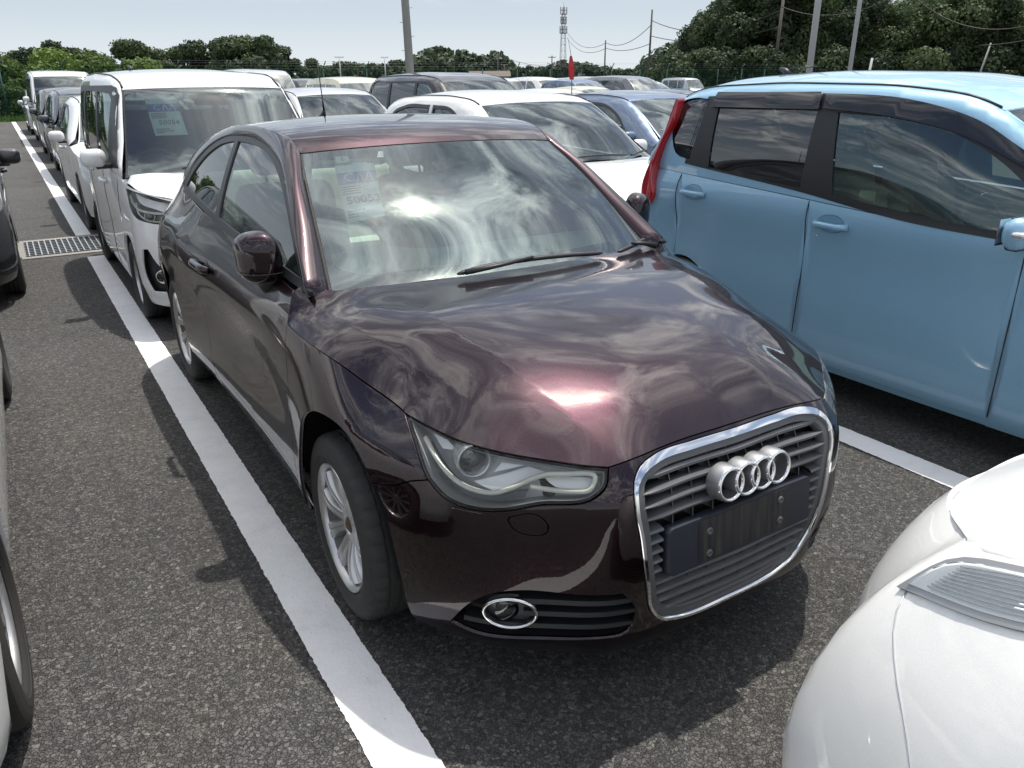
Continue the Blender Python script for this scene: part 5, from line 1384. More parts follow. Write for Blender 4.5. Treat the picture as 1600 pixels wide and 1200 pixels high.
BLUE=dict(L=3.50,W=1.475,b=.26,nose=.5,
 sd=[.06,.032,.010,.006,.010,.017,.009,-.001,.012,.05],fr=_fr,
 O=[(.71,.52,.96),(.66,.75,1.08),(.60,1.05,1.30),(.565,1.30,1.455),(.57,1.45,1.51),(.585,1.8,1.545),(.59,2.4,1.555),(.585,2.95,1.535),(.575,3.17,1.485),(.60,3.33,1.2),(.63,3.42,1.0)],
 bow=[.14,.13,.09,.07,.05,.03,0,0,-.02,-.04,-.04],crown=[.0,.01,.02,.03,.04,.06,.065,.06,.045,0,0],iw=3,ir=8,
 belt=[(.4,.93),(1.2,.965),(2.2,1.02),(3.4,1.08)],rr=.07,dgap=.0026,rq=(.992,.965),paint='light_blue',wr=.262,rax=.02,yf=.44,yr=2.95,sill=.155,doors=(1.50,2.55,3.50),
 hoodedge=[(0,.80),(.4,.82),(.8,.88),(1.0,.92),(1.12,.94)],lamp=[(.95,.86,'c'),(.80,.72),(.55,.68,'c'),(.55,.78,'c'),(.80,.85)],
 windows=[[(2.02,1.425,'c'),(1.66,1.402),(1.41,1.345),(1.22,1.255),(1.05,1.145,'c'),(1.02,.99,'c'),(1.30,1.0),(1.95,1.052,'c')],[(2.80,1.44,'c'),(2.14,1.43,'c'),(2.14,1.062,'c'),(2.79,1.112,'c')],[(3.14,1.44),(3.02,1.475),(2.885,1.47,'c'),(2.95,1.14,'c'),(3.08,1.17),(3.14,1.28)]],
 blackframe=[(2.90,1.487,'c'),(2.13,1.510),(1.69,1.489),(1.39,1.418),(1.15,1.294),(.90,1.14,'c'),(.93,.955,'c'),(1.59,.98),(2.135,1.043),(2.99,1.115,'c')],
 visors=[[(2.845,1.428,'c'),(2.82,1.50,'c'),(2.14,1.507,'c'),(2.125,1.433,'c')],[(2.105,1.500,'c'),(1.687,1.482),(1.365,1.408),(1.14,1.295,'c'),(1.11,1.235,'c'),(1.418,1.352),(1.717,1.408),(2.10,1.438,'c')]],
 glass=['clear_glass','grey_glass','dark_glass'],cream=True,my=1.04,mz=.06,notail=True,hdl=.095)
WH0=dict(L=3.6,W=1.50,b=.34,nose=.75,soft=.07,sd=[.07,.04,.02,.0,.01,.035,.07,.11,.16,.22],
 fr=[.10,.05,.02,.0,.005,.05,.12,.22,.35,.5],co=[.10,.05,.02,.0,.02,.07,.14,.22,.32,.45],fe=[.07,.04,.02,.0,.02,.065,.12,.19,.27,.36],
 O=[(.68,1.0,.97),(.66,1.1,1.02),(.6,1.5,1.28),(.565,1.62,1.36),(.57,1.8,1.42),(.585,2.1,1.45),(.59,2.5,1.45),(.585,2.95,1.42),(.575,3.17,1.38),(.60,3.40,1.2),(.63,3.52,1.0)],
 bow=[.14,.13,.09,.07,.05,.03,0,0,-.02,-.04,-.04],crown=[.0,.01,.02,.03,.04,.04,.04,.04,.03,0,0],iw=3,ir=8,
 belt=[(.4,.93),(1.2,.95),(2.2,.98),(3.5,1.02)],rr=.07,paint='pearl_white',wr=.28,yf=.74,yr=3.05,doors=(1.62,2.5,3.3),
 hoodedge=[(0,.80),(.3,.82),(.50,.86),(.60,.885),(.72,.95),(.90,.985),(1.10,.985),(1.35,.965),(1.40,.96)],
 lamp=[(.625,.80,'c'),(.70,.838),(.755,.878),(.82,.912),(.95,.945),(1.06,.962,'c'),(1.0,.972),(.88,.968),(.77,.945),(.69,.900),(.63,.850)],bowl='lamp_white',proud=True,axis=((.62,.82),(.90,.965)),seams=[[(.628,.792),(.645,.765),(.684,.72),(.74,.655),(.765,.62),(.80,.53),(.83,.40)]],
 lampbits=[('tube',[(.64,.815),(.70,.845),(.76,.885),(.83,.918),(.98,.952)],.005),('panel',[(.76,.90,'c'),(.85,.935,'c'),(.90,.965,'c'),(.78,.945,'c')],'silver_trim',-.03)],
 windows=[[(1.5,1.03,'c'),(1.85,1.30),(2.2,1.36,'c'),(2.2,1.02,'c')],[(2.3,1.02,'c'),(2.3,1.36,'c'),(3.0,1.32,'c'),(3.1,1.05,'c')]],glass=['clear_glass','grey_glass'])
HATCH=dict(L=3.75,W=1.62,b=.30,nose=.6,fr=[.09,.04,.01,0,.0,.03,.09,.18,.28,.4],
 O=[(.72,.92,.95),(.69,1.02,1.0),(.62,1.35,1.24),(.575,1.62,1.39),(.58,1.75,1.43),(.60,2.1,1.455),(.605,2.6,1.455),(.59,3.1,1.43),(.58,3.38,1.38),(.62,3.60,1.15),(.65,3.68,1.0)],
 bow=[.16,.15,.10,.08,.05,.03,0,0,-.03,-.05,-.05],crown=[.0,.01,.02,.025,.03,.04,.045,.04,.03,0,0],iw=3,ir=8,
 belt=[(.6,.90),(1.2,.93),(2.4,.98),(3.6,1.02)],rr=.09,paint='white_paint',wr=.29,yf=.76,yr=3.18,doors=(1.60,2.55,3.45),
 hoodedge=[(0,.74),(.4,.75),(.8,.82),(1.1,.88),(1.45,.92)],lamp=[(1.12,.865,'c'),(.88,.72),(.62,.66,'c'),(.60,.745,'c'),(.85,.82)],fog=[(.72,.40),(.50,.40),(.50,.30),(.70,.28)],
 grille=[(.36,.69,'c'),(.30,.63,'c')],
 windows=[[(1.45,1.02,'c'),(1.72,1.24),(1.95,1.345),(2.25,1.365,'c'),(2.22,1.01,'c')],[(2.31,1.015,'c'),(2.34,1.365,'c'),(2.85,1.35),(3.12,1.27),(3.22,1.06,'c')]],glass=['clear_glass','grey_glass'])
SEDAN=dict(L=4.35,W=1.68,b=.32,nose=.7,fr=[.09,.04,.01,0,.0,.03,.10,.2,.3,.4],
 O=[(.74,1.10,.93),(.71,1.2,.97),(.63,1.62,1.22),(.575,1.92,1.355),(.58,2.05,1.39),(.60,2.4,1.415),(.60,2.8,1.415),(.575,3.2,1.37),(.57,3.35,1.33),(.64,3.75,1.12),(.68,4.0,.98)],
 bow=[.16,.15,.10,.08,.05,.03,0,0,-.03,-.05,-.05],crown=[.0,.01,.02,.025,.03,.04,.045,.04,.03,0,0],iw=3,ir=8,
 belt=[(.6,.88),(1.3,.91),(2.6,.96),(4.0,.985)],rr=.09,paint='white_paint',wr=.30,yf=.86,yr=3.5,doors=(1.70,2.75,3.75),
 hoodedge=[(0,.70),(.4,.71),(.8,.79),(1.1,.84),(1.62,.90)],lamp=[(1.15,.82,'c'),(.90,.70),(.60,.63,'c'),(.58,.70,'c'),(.88,.78)],fog=[(.72,.38),(.50,.38),(.50,.28),(.70,.27)],
 grille=[(.38,.65,'c'),(.30,.57,'c')],
 windows=[[(1.66,1.0,'c'),(1.95,1.20),(2.2,1.30),(2.5,1.325,'c'),(2.48,.985,'c')],[(2.57,.99,'c'),(2.6,1.325,'c'),(3.0,1.30),(3.35,1.20),(3.55,1.03,'c')]],glass=['clear_glass','grey_glass'])
WAGON=dict(L=4.5,W=1.70,b=.28,nose=.5,fr=[.08,.03,.0,-.01,.0,.02,.06,.12,.24,.4],
 O=[(.74,.80,1.02),(.71,.9,1.08),(.64,1.25,1.38),(.60,1.52,1.56),(.60,1.66,1.615),(.615,2.1,1.66),(.62,3.0,1.67),(.61,3.85,1.65),(.60,4.15,1.60),(.62,4.32,1.3),(.66,4.42,1.05)],
 bow=[.18,.17,.12,.09,.06,.03,0,0,-.03,-.04,-.04],crown=[.0,.01,.02,.025,.03,.04,.05,.045,.035,0,0],iw=3,ir=8,
 belt=[(.5,.96),(1.3,1.0),(4.3,1.06)],rr=.10,paint='black_paint',wr=.31,yf=.86,yr=3.7,doors=(1.60,2.55,3.60),
 hoodedge=[(0,.82),(.4,.84),(.8,.91),(1.0,.94),(1.32,.97)],lamp=[(1.0,.90,'c'),(.82,.76),(.58,.70,'c'),(.56,.80,'c'),(.80,.88)],fog=[(.72,.42),(.50,.42),(.50,.30),(.70,.28)],
 grille=[(.42,.76,'c'),(.38,.62,'c')],
 windows=[[(1.32,1.10,'c'),(1.62,1.42),(1.85,1.54,'c'),(2.15,1.545,'c'),(2.15,1.06,'c')],[(2.24,1.07,'c'),(2.24,1.55,'c'),(3.15,1.55,'c'),(3.15,1.09,'c')],[(3.24,1.09,'c'),(3.24,1.55,'c'),(3.95,1.52),(4.15,1.15,'c')]],glass=['clear_glass','dark_glass','dark_glass'],
 blackframe=[(1.10,1.07,'c'),(1.60,1.50),(1.80,1.575,'c'),(2.2,1.58,'c'),(4.02,1.57,'c'),(4.2,1.35,'c'),(4.2,1.075,'c'),(1.3,1.03,'c')])
VAN=dict(KEI); VAN.update(L=4.4,W=1.69,H=1.95,
 O=[(.76,.42,1.12),(.74,.52,1.2),(.70,.80,1.56),(.67,.98,1.76),(.67,1.10,1.82),(.69,1.5,1.87),(.69,2.6,1.90),(.69,3.7,1.88),(.68,4.1,1.85),(.67,4.22,1.75),(.70,4.32,1.4),(.72,4.36,1.15)],
 belt=[(.4,1.08),(1.2,1.10),(4.3,1.12)],zs=[.12,.18,.26,.40,.55,.70,.85,1.0,1.10,1.2],yf=.75,yr=3.3,wr=.31,doors=(1.35,2.25,3.4),
 hoodedge=[(0,.95),(.3,.96),(.55,1.0),(.75,1.03),(.95,1.06),(1.0,1.07)],lamp=[(.95,.98,'c'),(.85,.84),(.62,.80,'c'),(.60,.92,'c'),(.80,.97)],lampbits=[],
 windows=[[(.95,1.18,'c'),(1.12,1.70,'c'),(1.85,1.72,'c'),(1.85,1.15,'c')],[(1.95,1.15,'c'),(1.95,1.72,'c'),(3.0,1.72,'c'),(3.0,1.15,'c')],[(3.1,1.15,'c'),(3.1,1.72,'c'),(4.0,1.70,'c'),(4.08,1.17,'c')]],blackframe=None,grille=[(.5,.86,'c'),(.48,.78,'c')],fog=[(.70,.45),(.50,.45),(.50,.32),(.70,.30)],pillar='white_paint')
del VAN['blackframe'], VAN['foglamp']
# ------------------------------------------------------------------ cars standing near
kei, kei_g = build_car(KEI, 'parked_car', 'white boxy minivan with auction slip 50054, directly behind the maroon hatchback', 'minivan')
kei.location = (-.13, 4.13, 0)
kw = [c for c in kei.children if c.name.startswith('windscreen') and 'frame' not in c.name][0]
auction_slip(kw, kei_g.top, [(-.46, .66), (-.25, .66), (-.22, .36), (-.42, .36)], '50054', '8')
six_tag(kw, kei_g.top, (-.52, .70), .06, .05, '8')
panel('round_sticker', kei_g.top, ellipse((.50, .66), .028, .03, 18), 'sticker_red', kw, off=-.006, gap=0, flange=0, step=.03)
MB().rbox(tuple(path3(kei_g.top, [(.02, .66)], -.04)[0]), (.26, .05, .06), .02, rx=R(50)).build('camera_housing', 'black_plastic', kw)
MB().tube([(-.30, 2.3, 1.672), (-.30, 2.34, 1.70), (-.30, 2.42, 1.715)], [.02, .016, .008], 8).build('roof_aerial', 'black_plastic', kei)

blue, blue_g = build_car(BLUE, 'parked_car', 'light blue tall hatchback with dark window visors beside the maroon hatchback', 'car')
blue.location = (2.6275, -.72, 0)
def blue_tail():
    P = [(2.40, 1.47), (2.46, 1.30), (2.53, 1.14), (2.575, 1.02), (2.595, .93), (2.575, .855), (2.54, .845), (2.495, .885), (2.485, .93), (2.50, .985), (2.508, 1.06), (2.468, 1.20), (2.395, 1.38)]
    C = curve([(a + .72, b) for a, b in P], .02)
    for mir in (True, False):
        V = []; n = len(C); F = []
        sg = -1 if mir else 1
        ctr = C.mean(0)
        for k, (ins, xo) in enumerate(((0, -.05), (0, .0), (.004, .008), (.012, .013))):
            Q = inset(C, ins) if ins else C
            for a, b in Q:
                xs = blue_g.ring(min(a, 3.40) + blue_g.c, min(b, 1.08))[0, 0] if b < 1.08 else blue_g.up(min(a, 3.05), b)[0, 0]
                V.append((sg * (.738 - .16 * max(0, b - 1.0) + xo), a, b))
        for k in range(3):
            for i in range(n): F.append((k * n + i, k * n + (i + 1) % n, (k + 1) * n + (i + 1) % n, (k + 1) * n + i))
        F.append(tuple(range(3 * n, 4 * n)))
        me = mesh('tail_lamp', V, F, False); me.polygons.foreach_set('use_smooth', [True] * (len(F) - 1) + [False])
        link('tail_lamp', me, 'red_lens', blue)
blue_tail()
MB().lathe([(.0, .0005), (.004, .010), (.0, .013)], 20, 'x').build('door_lock', 'chrome', blue).location = tuple(path3(blue_g.ring, [(2.477, .859)], .0, mirror=True)[0])
MB().tube([(-.15, 2.75, 1.585), (-.15, 2.79, 1.62), (-.15, 2.83, 1.632)], [.03, .018, .009], 8).tube([(-.15, 2.80, 1.628), (-.13, 2.60, 1.640)], .004, 6).build('roof_aerial', 'black_plastic', blue)
bm = [c for c in blue.children if c.name.startswith('door_mirror')]
for b in bm:
    sg = -1 if sum(v.co.x for v in b.data.vertices) < 0 else 1
    c = sum((v.co for v in b.data.vertices), Vector()) / len(b.data.vertices)
    MB().rbox((c.x + sg * .06, c.y - .035, c.z + .005), (.09, .05, .022), .01).build('mirror_indicator', 'silver_trim', b)

wh0, wh0_g = build_car(WH0, 'parked_car', 'pearl white car in the lower right corner with a clear ribbed lamp', 'car')
wh0.location = (.17, -.385, 0); wh0.rotation_euler = (0, 0, math.pi)

# ------------------------------------------------------------------ the other parked cars
protos = {}
def proto(kind, lod):
    if (kind, lod) not in protos:
        sp = dict(kei=KEI, hatch=HATCH, sedan=SEDAN, wagon=WAGON, van=VAN, blue=BLUE)[kind]
        c, g = build_car(dict(sp), 'parked_car', 'x', 'car', lod=lod)
        if lod == 2:
            me = merge(c, 'parked_car'); protos[kind, lod] = me
        else: protos[kind, lod] = [c, False]
    return protos[kind, lod]
def put(kind, lod, col, x, y, label, cat='car', rz=0.0, group=None, sc=1.0, name='parked_car'):
    base = dict(kei=KEI, hatch=HATCH, sedan=SEDAN, wagon=WAGON, van=VAN, blue=BLUE)[kind]['paint']
    p = proto(kind, lod)
    if lod == 2:
        o = bpy.data.objects.new(name, p); COL.objects.link(o)
        for s in o.material_slots:
            if s.material.name == base: s.link = 'OBJECT'; s.material = MATS[col]
    else:
        if p[1]: o = copy_tree(p[0])
        else: o = p[0]; p[1] = True
        o.name = name
        for c in o.children_recursive:
            for s in c.material_slots:
                if s.material and (s.material.name == base or (s.link == 'OBJECT')) and s.material.name in (base,) + tuple(PAINTS): s.link = 'OBJECT'; s.material = MATS[col]
    o.location = (x, y, 0); o.rotation_euler = (0, 0, rz); o.scale = (sc, sc, sc)
    tag(o, label, cat, group); return o
PAINTS = ('white_paint', 'pearl_white', 'silver_paint', 'black_paint', 'navy_paint', 'grey_paint', 'light_blue', 'steel_blue', 'red_paint', 'cream_paint', 'wine_paint', 'dark_grey')
# column behind the maroon car, along the white line
put('sedan', 1, 'white_paint', .00, 8.25, 'white saloon with white door mirror, parked behind the white boxy minivan')
put('hatch', 1, 'navy_paint', .10, 13.6, 'dark navy hatchback parked behind the white saloon on the line')
put('hatch', 1, 'dark_grey', .12, 18.3, 'charcoal hatchback between the navy hatchback and the white high-roof van')
put('van', 1, 'white_paint', .22, 23.6, 'white high-roof van closing the left column of cars', 'van')
put('sedan', 1, 'silver_paint', .20, 29.5, 'silver saloon hidden behind the white high-roof van')
# left of the aisle
put('hatch', 1, 'black_paint', -2.33, 5.40, 'black hatchback left of the aisle, cut by the picture edge')
SV = put('sedan', 1, 'white_paint', -2.51, .06, 'white car in the lower left corner with its front wheel on the picture edge')
for c in list(SV.children):
    if c.name.startswith('door_mirror'):
        for k in list(c.children): bpy.data.objects.remove(k, do_unlink=True)
        bpy.data.objects.remove(c, do_unlink=True)
# middle rows
put('hatch', 1, 'white_paint', 2.50, 3.05, 'white hatchback with black wipers, between the maroon roof and the blue car')
put('sedan', 1, 'steel_blue', 5.15, 4.0, 'steel blue car with a dark window visor, half hidden by the light blue car')
put('hatch', 1, 'silver_paint', 2.75, 8.7, 'silver white hatchback left of the black wagon, seen over the maroon roof')
put('wagon', 1, 'black_paint', 5.0, 8.6, 'black wagon with long dark side windows behind the white hatchback', 'wagon')
rg2 = random.Random(11)
# rows of parked cars further back, kept only where the view between the near cars reaches them
camx, camy = -1.455, -1.192
def azim(x, y): return math.degrees(math.atan2(x - camx, y - camy))
special = [('hatch', 'cream_paint', 13.6, 16.6, 'cream car roof standing out among darker roofs in the middle distance'), ('hatch', 'pearl_white', 9.1, 11.9, 'white wagon behind the steel blue car, with smoked side glass'),
           ('sedan', 'red_paint', 8.9, 16.2, 'red car roof just right of the black wagon'), ('sedan', 'dark_grey', 11.6, 10.6, 'charcoal saloon roof beside the light blue car tail lamp'),
           ('van', 'silver_paint', 4.9, 20.5, 'silver van roof left of the black wagon'), ('kei', 'cream_paint', 5.6, 15.2, 'ivory boxy van touching the rear of the black wagon')]
KINDN = dict(kei='boxy minivan', hatch='hatchback', sedan='saloon', wagon='wagon', van='van', blue='tall hatchback')
COLN = dict(white_paint='white', pearl_white='pearl white', silver_paint='silver', black_paint='black', navy_paint='navy', grey_paint='grey', light_blue='light blue', steel_blue='steel blue', red_paint='red', cream_paint='cream', wine_paint='wine red', dark_grey='charcoal')
SP = []
for k, c, x, y, lb in special:
    put(k, 2, c, x, y, lb, 'van' if k == 'van' else 'car', sc=.94 if k in ('hatch', 'sedan') else 1.0); SP.append((x, y))
wts = ['white_paint'] * 6 + ['pearl_white'] * 4 + ['silver_paint'] * 4 + ['black_paint'] * 3 + ['dark_grey'] * 2 + ['grey_paint'] * 2 + ['navy_paint', 'steel_blue', 'wine_paint', 'cream_paint', 'light_blue', 'red_paint']
ORD = ['first', 'second', 'third', 'fourth', 'fifth', 'sixth', 'seventh', 'eighth', 'ninth', 'tenth', 'eleventh', 'twelfth', 'thirteenth', 'fourteenth', 'fifteenth', 'sixteenth', 'seventeenth', 'eighteenth', 'nineteenth', 'twentieth', 'twenty-first', 'twenty-second', 'twenty-third', 'twenty-fourth', 'twenty-fifth', 'twenty-sixth', 'twenty-seventh', 'twenty-eighth', 'twenty-ninth', 'thirtieth', 'thirty-first', 'thirty-second', 'thirty-third', 'thirty-fourth']
def row(y, xs, rowname, group, far=False, p=.93, amax=45):
    n = 0
    for x in xs:
        a = azim(x, y)
        if rg2.random() > p or not (8.5 < a < amax): continue
        if any(abs(x - sx) < 1.9 and abs(y - sy) < 4.8 for sx, sy in SP): continue
        k = rg2.choice(['kei', 'hatch', 'hatch', 'sedan', 'kei', 'wagon', 'blue'] if not far else ['hatch', 'sedan', 'kei', 'wagon', 'hatch', 'sedan'])
        c = rg2.choice(wts)
        put(k, 2, c, x + rg2.uniform(-.12, .12), y + rg2.uniform(-.35, .35), '%s %s, %s from the left in the %s' % (COLN[c], KINDN[k], ORD[min(n, 33)], rowname), 'car', R(rg2.uniform(-1.2, 1.2)) + (math.pi if far and rg2.random() < .4 else 0), group); n += 1
row(13.4, [5.2 + 2.6 * i for i in range(3, 12)], 'third row back', 'cars in the rows behind')
row(19.8, [2.6 + 2.6 * i for i in range(2, 16)], 'fourth row back', 'cars in the rows behind')
row(25.2, [2.6 + 2.6 * i for i in range(1, 16)], 'fifth row back', 'cars in the rows behind')
row(31.2, [2.6 + 2.6 * i for i in range(1, 17)], 'sixth row back', 'cars in the rows behind')
row(36.8, [2.6 + 2.6 * i for i in range(2, 17)], 'last row before the fence', 'cars in the rows behind')
for j, y in enumerate((56, 63, 73, 80, 92, 100, 114)):
    row(y, [8 + 2.9 * i for i in range(34)], ORD[j] + ' row beyond the fence', 'cars parked beyond the green fence', True, .80 if j < 5 else .7)
for k in ('kei', 'hatch', 'sedan', 'wagon', 'van', 'blue'): pass

# ------------------------------------------------------------------ fence
pm('fence_green', (.012, .06, .045), .5, vary=.2)
def net_mat():
    m = bpy.data.materials.new('fence_net'); MATS['fence_net'] = m; nt, N, L, b = nodes_of(m)
    tc = N('ShaderNodeTexCoord'); sp = N('ShaderNodeSeparateXYZ'); L(tc.outputs['Object'], sp.inputs[0])
    def wires(o, pitch, w):
        a = N('ShaderNodeMath'); a.operation = 'DIVIDE'; a.inputs[1].default_value = pitch; L(sp.outputs[o], a.inputs[0])
        f = N('ShaderNodeMath'); f.operation = 'FRACT'; L(a.outputs[0], f.inputs[0])
        g = N('ShaderNodeMath'); g.operation = 'LESS_THAN'; g.inputs[1].default_value = w; L(f.outputs[0], g.inputs[0]); return g.outputs[0]
    mx = N('ShaderNodeMath'); mx.operation = 'MAXIMUM'; L(wires(0, .055, .09), mx.inputs[0]); L(wires(2, .15, .045), mx.inputs[1])
    L(mx.outputs[0], b.inputs['Alpha']); b.inputs['Base Color'].default_value = (.015, .075, .055, 1); b.inputs['Roughness'].default_value = .5
net_mat()
fy = 42.6
fence = thing('wire_fence', 'green wire mesh fence on tall posts along the back of the car park', 'fence', (0, fy, 0))
x0, x1 = -16.0, 56.0
link('mesh_net', mesh('mesh_net', [(x0, 0, .05), (x1, 0, .05), (x1, 0, 2.25), (x0, 0, 2.25)], [(0, 1, 2, 3)], False), 'fence_net', fence)
pmb = MB(); pmb.cyl((0, 0, 0), (0, 0, 2.25), .038, 8); pmb.cyl((0, 0, 2.25), (0.16, -.05, 2.62), .030, 8)
post = pmb.mesh('fence_post'); post.materials.append(MATS['fence_green'])
for i in range(29): link('fence_post', post, None, fence).location = (x0 + i * 2.5, 0, 0)
wm = MB().cyl((x0, 0, 0), (x1, 0, 0), .007, 5).mesh('fence_wire'); wm.materials.append(MATS['fence_green'])
for z in (.1, .8, 1.5, 2.22): link('fence_wire', wm, None, fence).location = (0, 0, z)
bw = MB().cyl((x0, 0, 0), (x1, 0, 0), .004, 5).mesh('barbed_wire'); bw.materials.append(MATS['galv'])
for z, dx in ((2.36, -.015), (2.5, -.03), (2.6, -.045)): link('barbed_wire', bw, None, fence).location = (.1, dx, z)

# ------------------------------------------------------------------ trees
def leaf_mat(name, dark, light):
    m = bpy.data.materials.new(name); MATS[name] = m; nt, N, L, b = nodes_of(m); tc = N('ShaderNodeTexCoord')
    n = N('ShaderNodeTexNoise'); n.inputs['Scale'].default_value = .9; n.inputs['Detail'].default_value = 5; L(tc.outputs['Object'], n.inputs['Vector'])
    oi = N('ShaderNodeObjectInfo'); ad = N('ShaderNodeMath'); ad.operation = 'MULTIPLY_ADD'; ad.inputs[1].default_value = .55; L(oi.outputs['Random'], ad.inputs[0]); L(n.outputs[0], ad.inputs[2])
    r = N('ShaderNodeValToRGB'); e = r.color_ramp.elements; e[0].position = .50; e[0].color = (*dark, 1); e[1].position = 1.0; e[1].color = (*light, 1)
    L(ad.outputs[0], r.inputs[0]); L(r.outputs[0], b.inputs['Base Color']); setp(b, Roughness=.6, Specular_IOR_Level=.35)
    tr = N('ShaderNodeBsdfTranslucent'); L(r.outputs[0], tr.inputs[0]); mx = N('ShaderNodeMixShader'); mx.inputs[0].default_value = .3
    L(b.outputs[0], mx.inputs[1]); L(tr.outputs[0], mx.inputs[2]); L(mx.outputs[0], nt.nodes['Material Output'].inputs[0])
leaf_mat('leaf_dark', (.030, .052, .024), (.10, .14, .058)); leaf_mat('leaf_far_hazed', (.040, .062, .036), (.085, .115, .060)); leaf_mat('leaf_bush', (.075, .13, .022), (.15, .23, .045)); leaf_mat('leaf_vine', (.035, .085, .02), (.09, .17, .04))  # far leaf tones carry the distance haze in their colour
pm('bark', (.12, .095, .07), .9, vary=.3, vscale=5); pm('pale_bark', (.24, .20, .15), .9, vary=.3, vscale=5)
def crown_mesh(seed, H, Wd, base, n, leaf, name='crown', lobes=9, fill=.55):
    g = np.random.default_rng(seed)
    C = []; Rr = []
    for i in range(lobes):
        h = base + (H - base) * (.12 + .80 * g.random()); w = Wd * .5 * (1 - .55 * max(0, (h - base) / (H - base) - .45) / .55) * .72
        a = g.random() * 6.28; rr = w * math.sqrt(g.random())
        C.append((rr * math.cos(a), rr * math.sin(a), h)); Rr.append(Wd * (.15 + .15 * g.random()))
    C.append((0, 0, H - Wd * .2)); Rr.append(Wd * .2); C = np.array(C); Rr = np.array(Rr); C[:, 2] = np.minimum(C[:, 2], H - Rr * .9); C[:, 2] = np.maximum(C[:, 2], base + Rr * .5)
    k = g.choice(len(C), n, p=Rr ** 2 / np.sum(Rr ** 2))
    d = g.normal(size=(n, 3)); d /= np.linalg.norm(d, axis=1)[:, None]
    rad = Rr[k] * (fill + (1 - fill) * g.random(n) ** .5) * (1 + .22 * np.sin(d[:, 0] * 7 + k) * np.cos(d[:, 2] * 6 + k * 2))
    P = C[k] + d * rad[:, None] * [1, 1, .85]
    nn = d + g.normal(size=(n, 3)) * .55; nn /= np.linalg.norm(nn, axis=1)[:, None]
    t = np.cross(nn, g.normal(size=(n, 3))); t /= np.linalg.norm(t, axis=1)[:, None] + 1e-9; b = np.cross(nn, t)
    s = leaf * (.6 + .8 * g.random(n))[:, None]
    q = np.stack([P - t * s - b * s * .55, P + t * s * .3 - b * s * .75, P + t * s + b * s * .4, P - t * s * .2 + b * s * .8], 1).reshape(-1, 3)
    me = bpy.data.meshes.new(name); me.vertices.add(4 * n); me.vertices.foreach_set('co', q.ravel()); me.loops.add(4 * n); me.loops.foreach_set('vertex_index', np.arange(4 * n, dtype=np.int32))
    me.polygons.add(n); me.polygons.foreach_set('loop_start', np.arange(0, 4 * n, 4, dtype=np.int32)); me.update(calc_edges=True); return me, C
def trunk_mesh(seed, H, C, r=.16):
    g = random.Random(seed); mb = MB(); top = Vector((g.uniform(-.3, .3), g.uniform(-.3, .3), H * .62))
    pts = [Vector((0, 0, -.1)), Vector((g.uniform(-.1, .1), 0, H * .2)), Vector((g.uniform(-.2, .2), .1, H * .4)), top]
    mb.tube(pts, [r * 1.25, r, r * .75, r * .35], 8)
    for c in C[:8]:
        b = pts[1].lerp(pts[3], g.uniform(.0, .8)); c = Vector(c); m = b.lerp(c, .5) + Vector((0, 0, -.15)); mb.tube([b, m, c], [r * .42, r * .28, r * .10], 6)
    return mb.mesh('trunk')
TP = {}
def tree(key, seed, H, Wd, base, n, leaf, lmat, x, y, label, group, s=1.0, name='tree', tr='bark', lobes=9, vis=True):
    if key not in TP:
        me, C = crown_mesh(seed, H, Wd, base, n, leaf, lobes=lobes); me.materials.append(MATS[lmat]); tm = trunk_mesh(seed, H, C, .035 * H * .55); tm.materials.append(MATS[tr]); TP[key] = (me, tm)
    me, tm = TP[key]; g = random.Random(seed * 7 + int(x * 10)); t = thing(name, label, 'tree', (x, y, 0), g.random() * 6.28, group); t.scale = (s, s, s * g.uniform(.95, 1.05))
    link('crown', me, None, t); link('trunk', tm, None, t)
def onray(px, depth):
    th = math.atan((px - 800) / 1208.1 * .9313) + .56177; f = Vector((math.sin(.56177), math.cos(.56177))); d = Vector((math.sin(th), math.cos(th))); t = depth / d.dot(f)
    return camx + d.x * t, camy + d.y * t
# big dark wood on the right
big = [(1062, 84, 5.2), (1088, 80, 7.2), (1118, 77, 8.8), (1150, 74, 9.8), (1186, 77, 10.6), (1215, 72, 10.2), (1248, 76, 10.8), (1275, 72, 9.2), (1300, 77, 10.5), (1330, 71, 8.2), (1352, 77, 8.8), (1378, 72, 7.6), (1402, 76, 8.4), (1428, 72, 8.0), (1452, 76, 9.6), (1480, 71, 9.4), (1508, 75, 9.8), (1538, 71, 9.0), (1566, 75, 8.4), (1592, 70, 7.0), (1625, 75, 8.2), (1660, 70, 8.8)]
words = ['tall', 'broad', 'ragged', 'dense']
for i, (px, dp, h) in enumerate(big):
    x, y = onray(px, dp)
    tree('big%d' % (i % 4), 31 + i % 4, 10.0, 6.0, 1.6, 12500, .12, 'leaf_dark', x, y, '%s dark evergreen, %s from the left in the wood behind the light blue car' % (words[i % 4], ORD[i]), 'dark trees behind the blue car', h / 10.0, tr='pale_bark', lobes=16)
for i in range(15):
    x, y = onray(1056 + i * 42, 69 + (i % 3))
    tree('under%d' % (i % 2), 61 + i % 2, 4.0, 5.0, .0, 6000, .12, 'leaf_dark', x, y, 'low dark thicket, %s from the left, filling the foot of the wood' % ORD[i], 'thickets under the dark trees', 1.0, name='thicket', lobes=9)
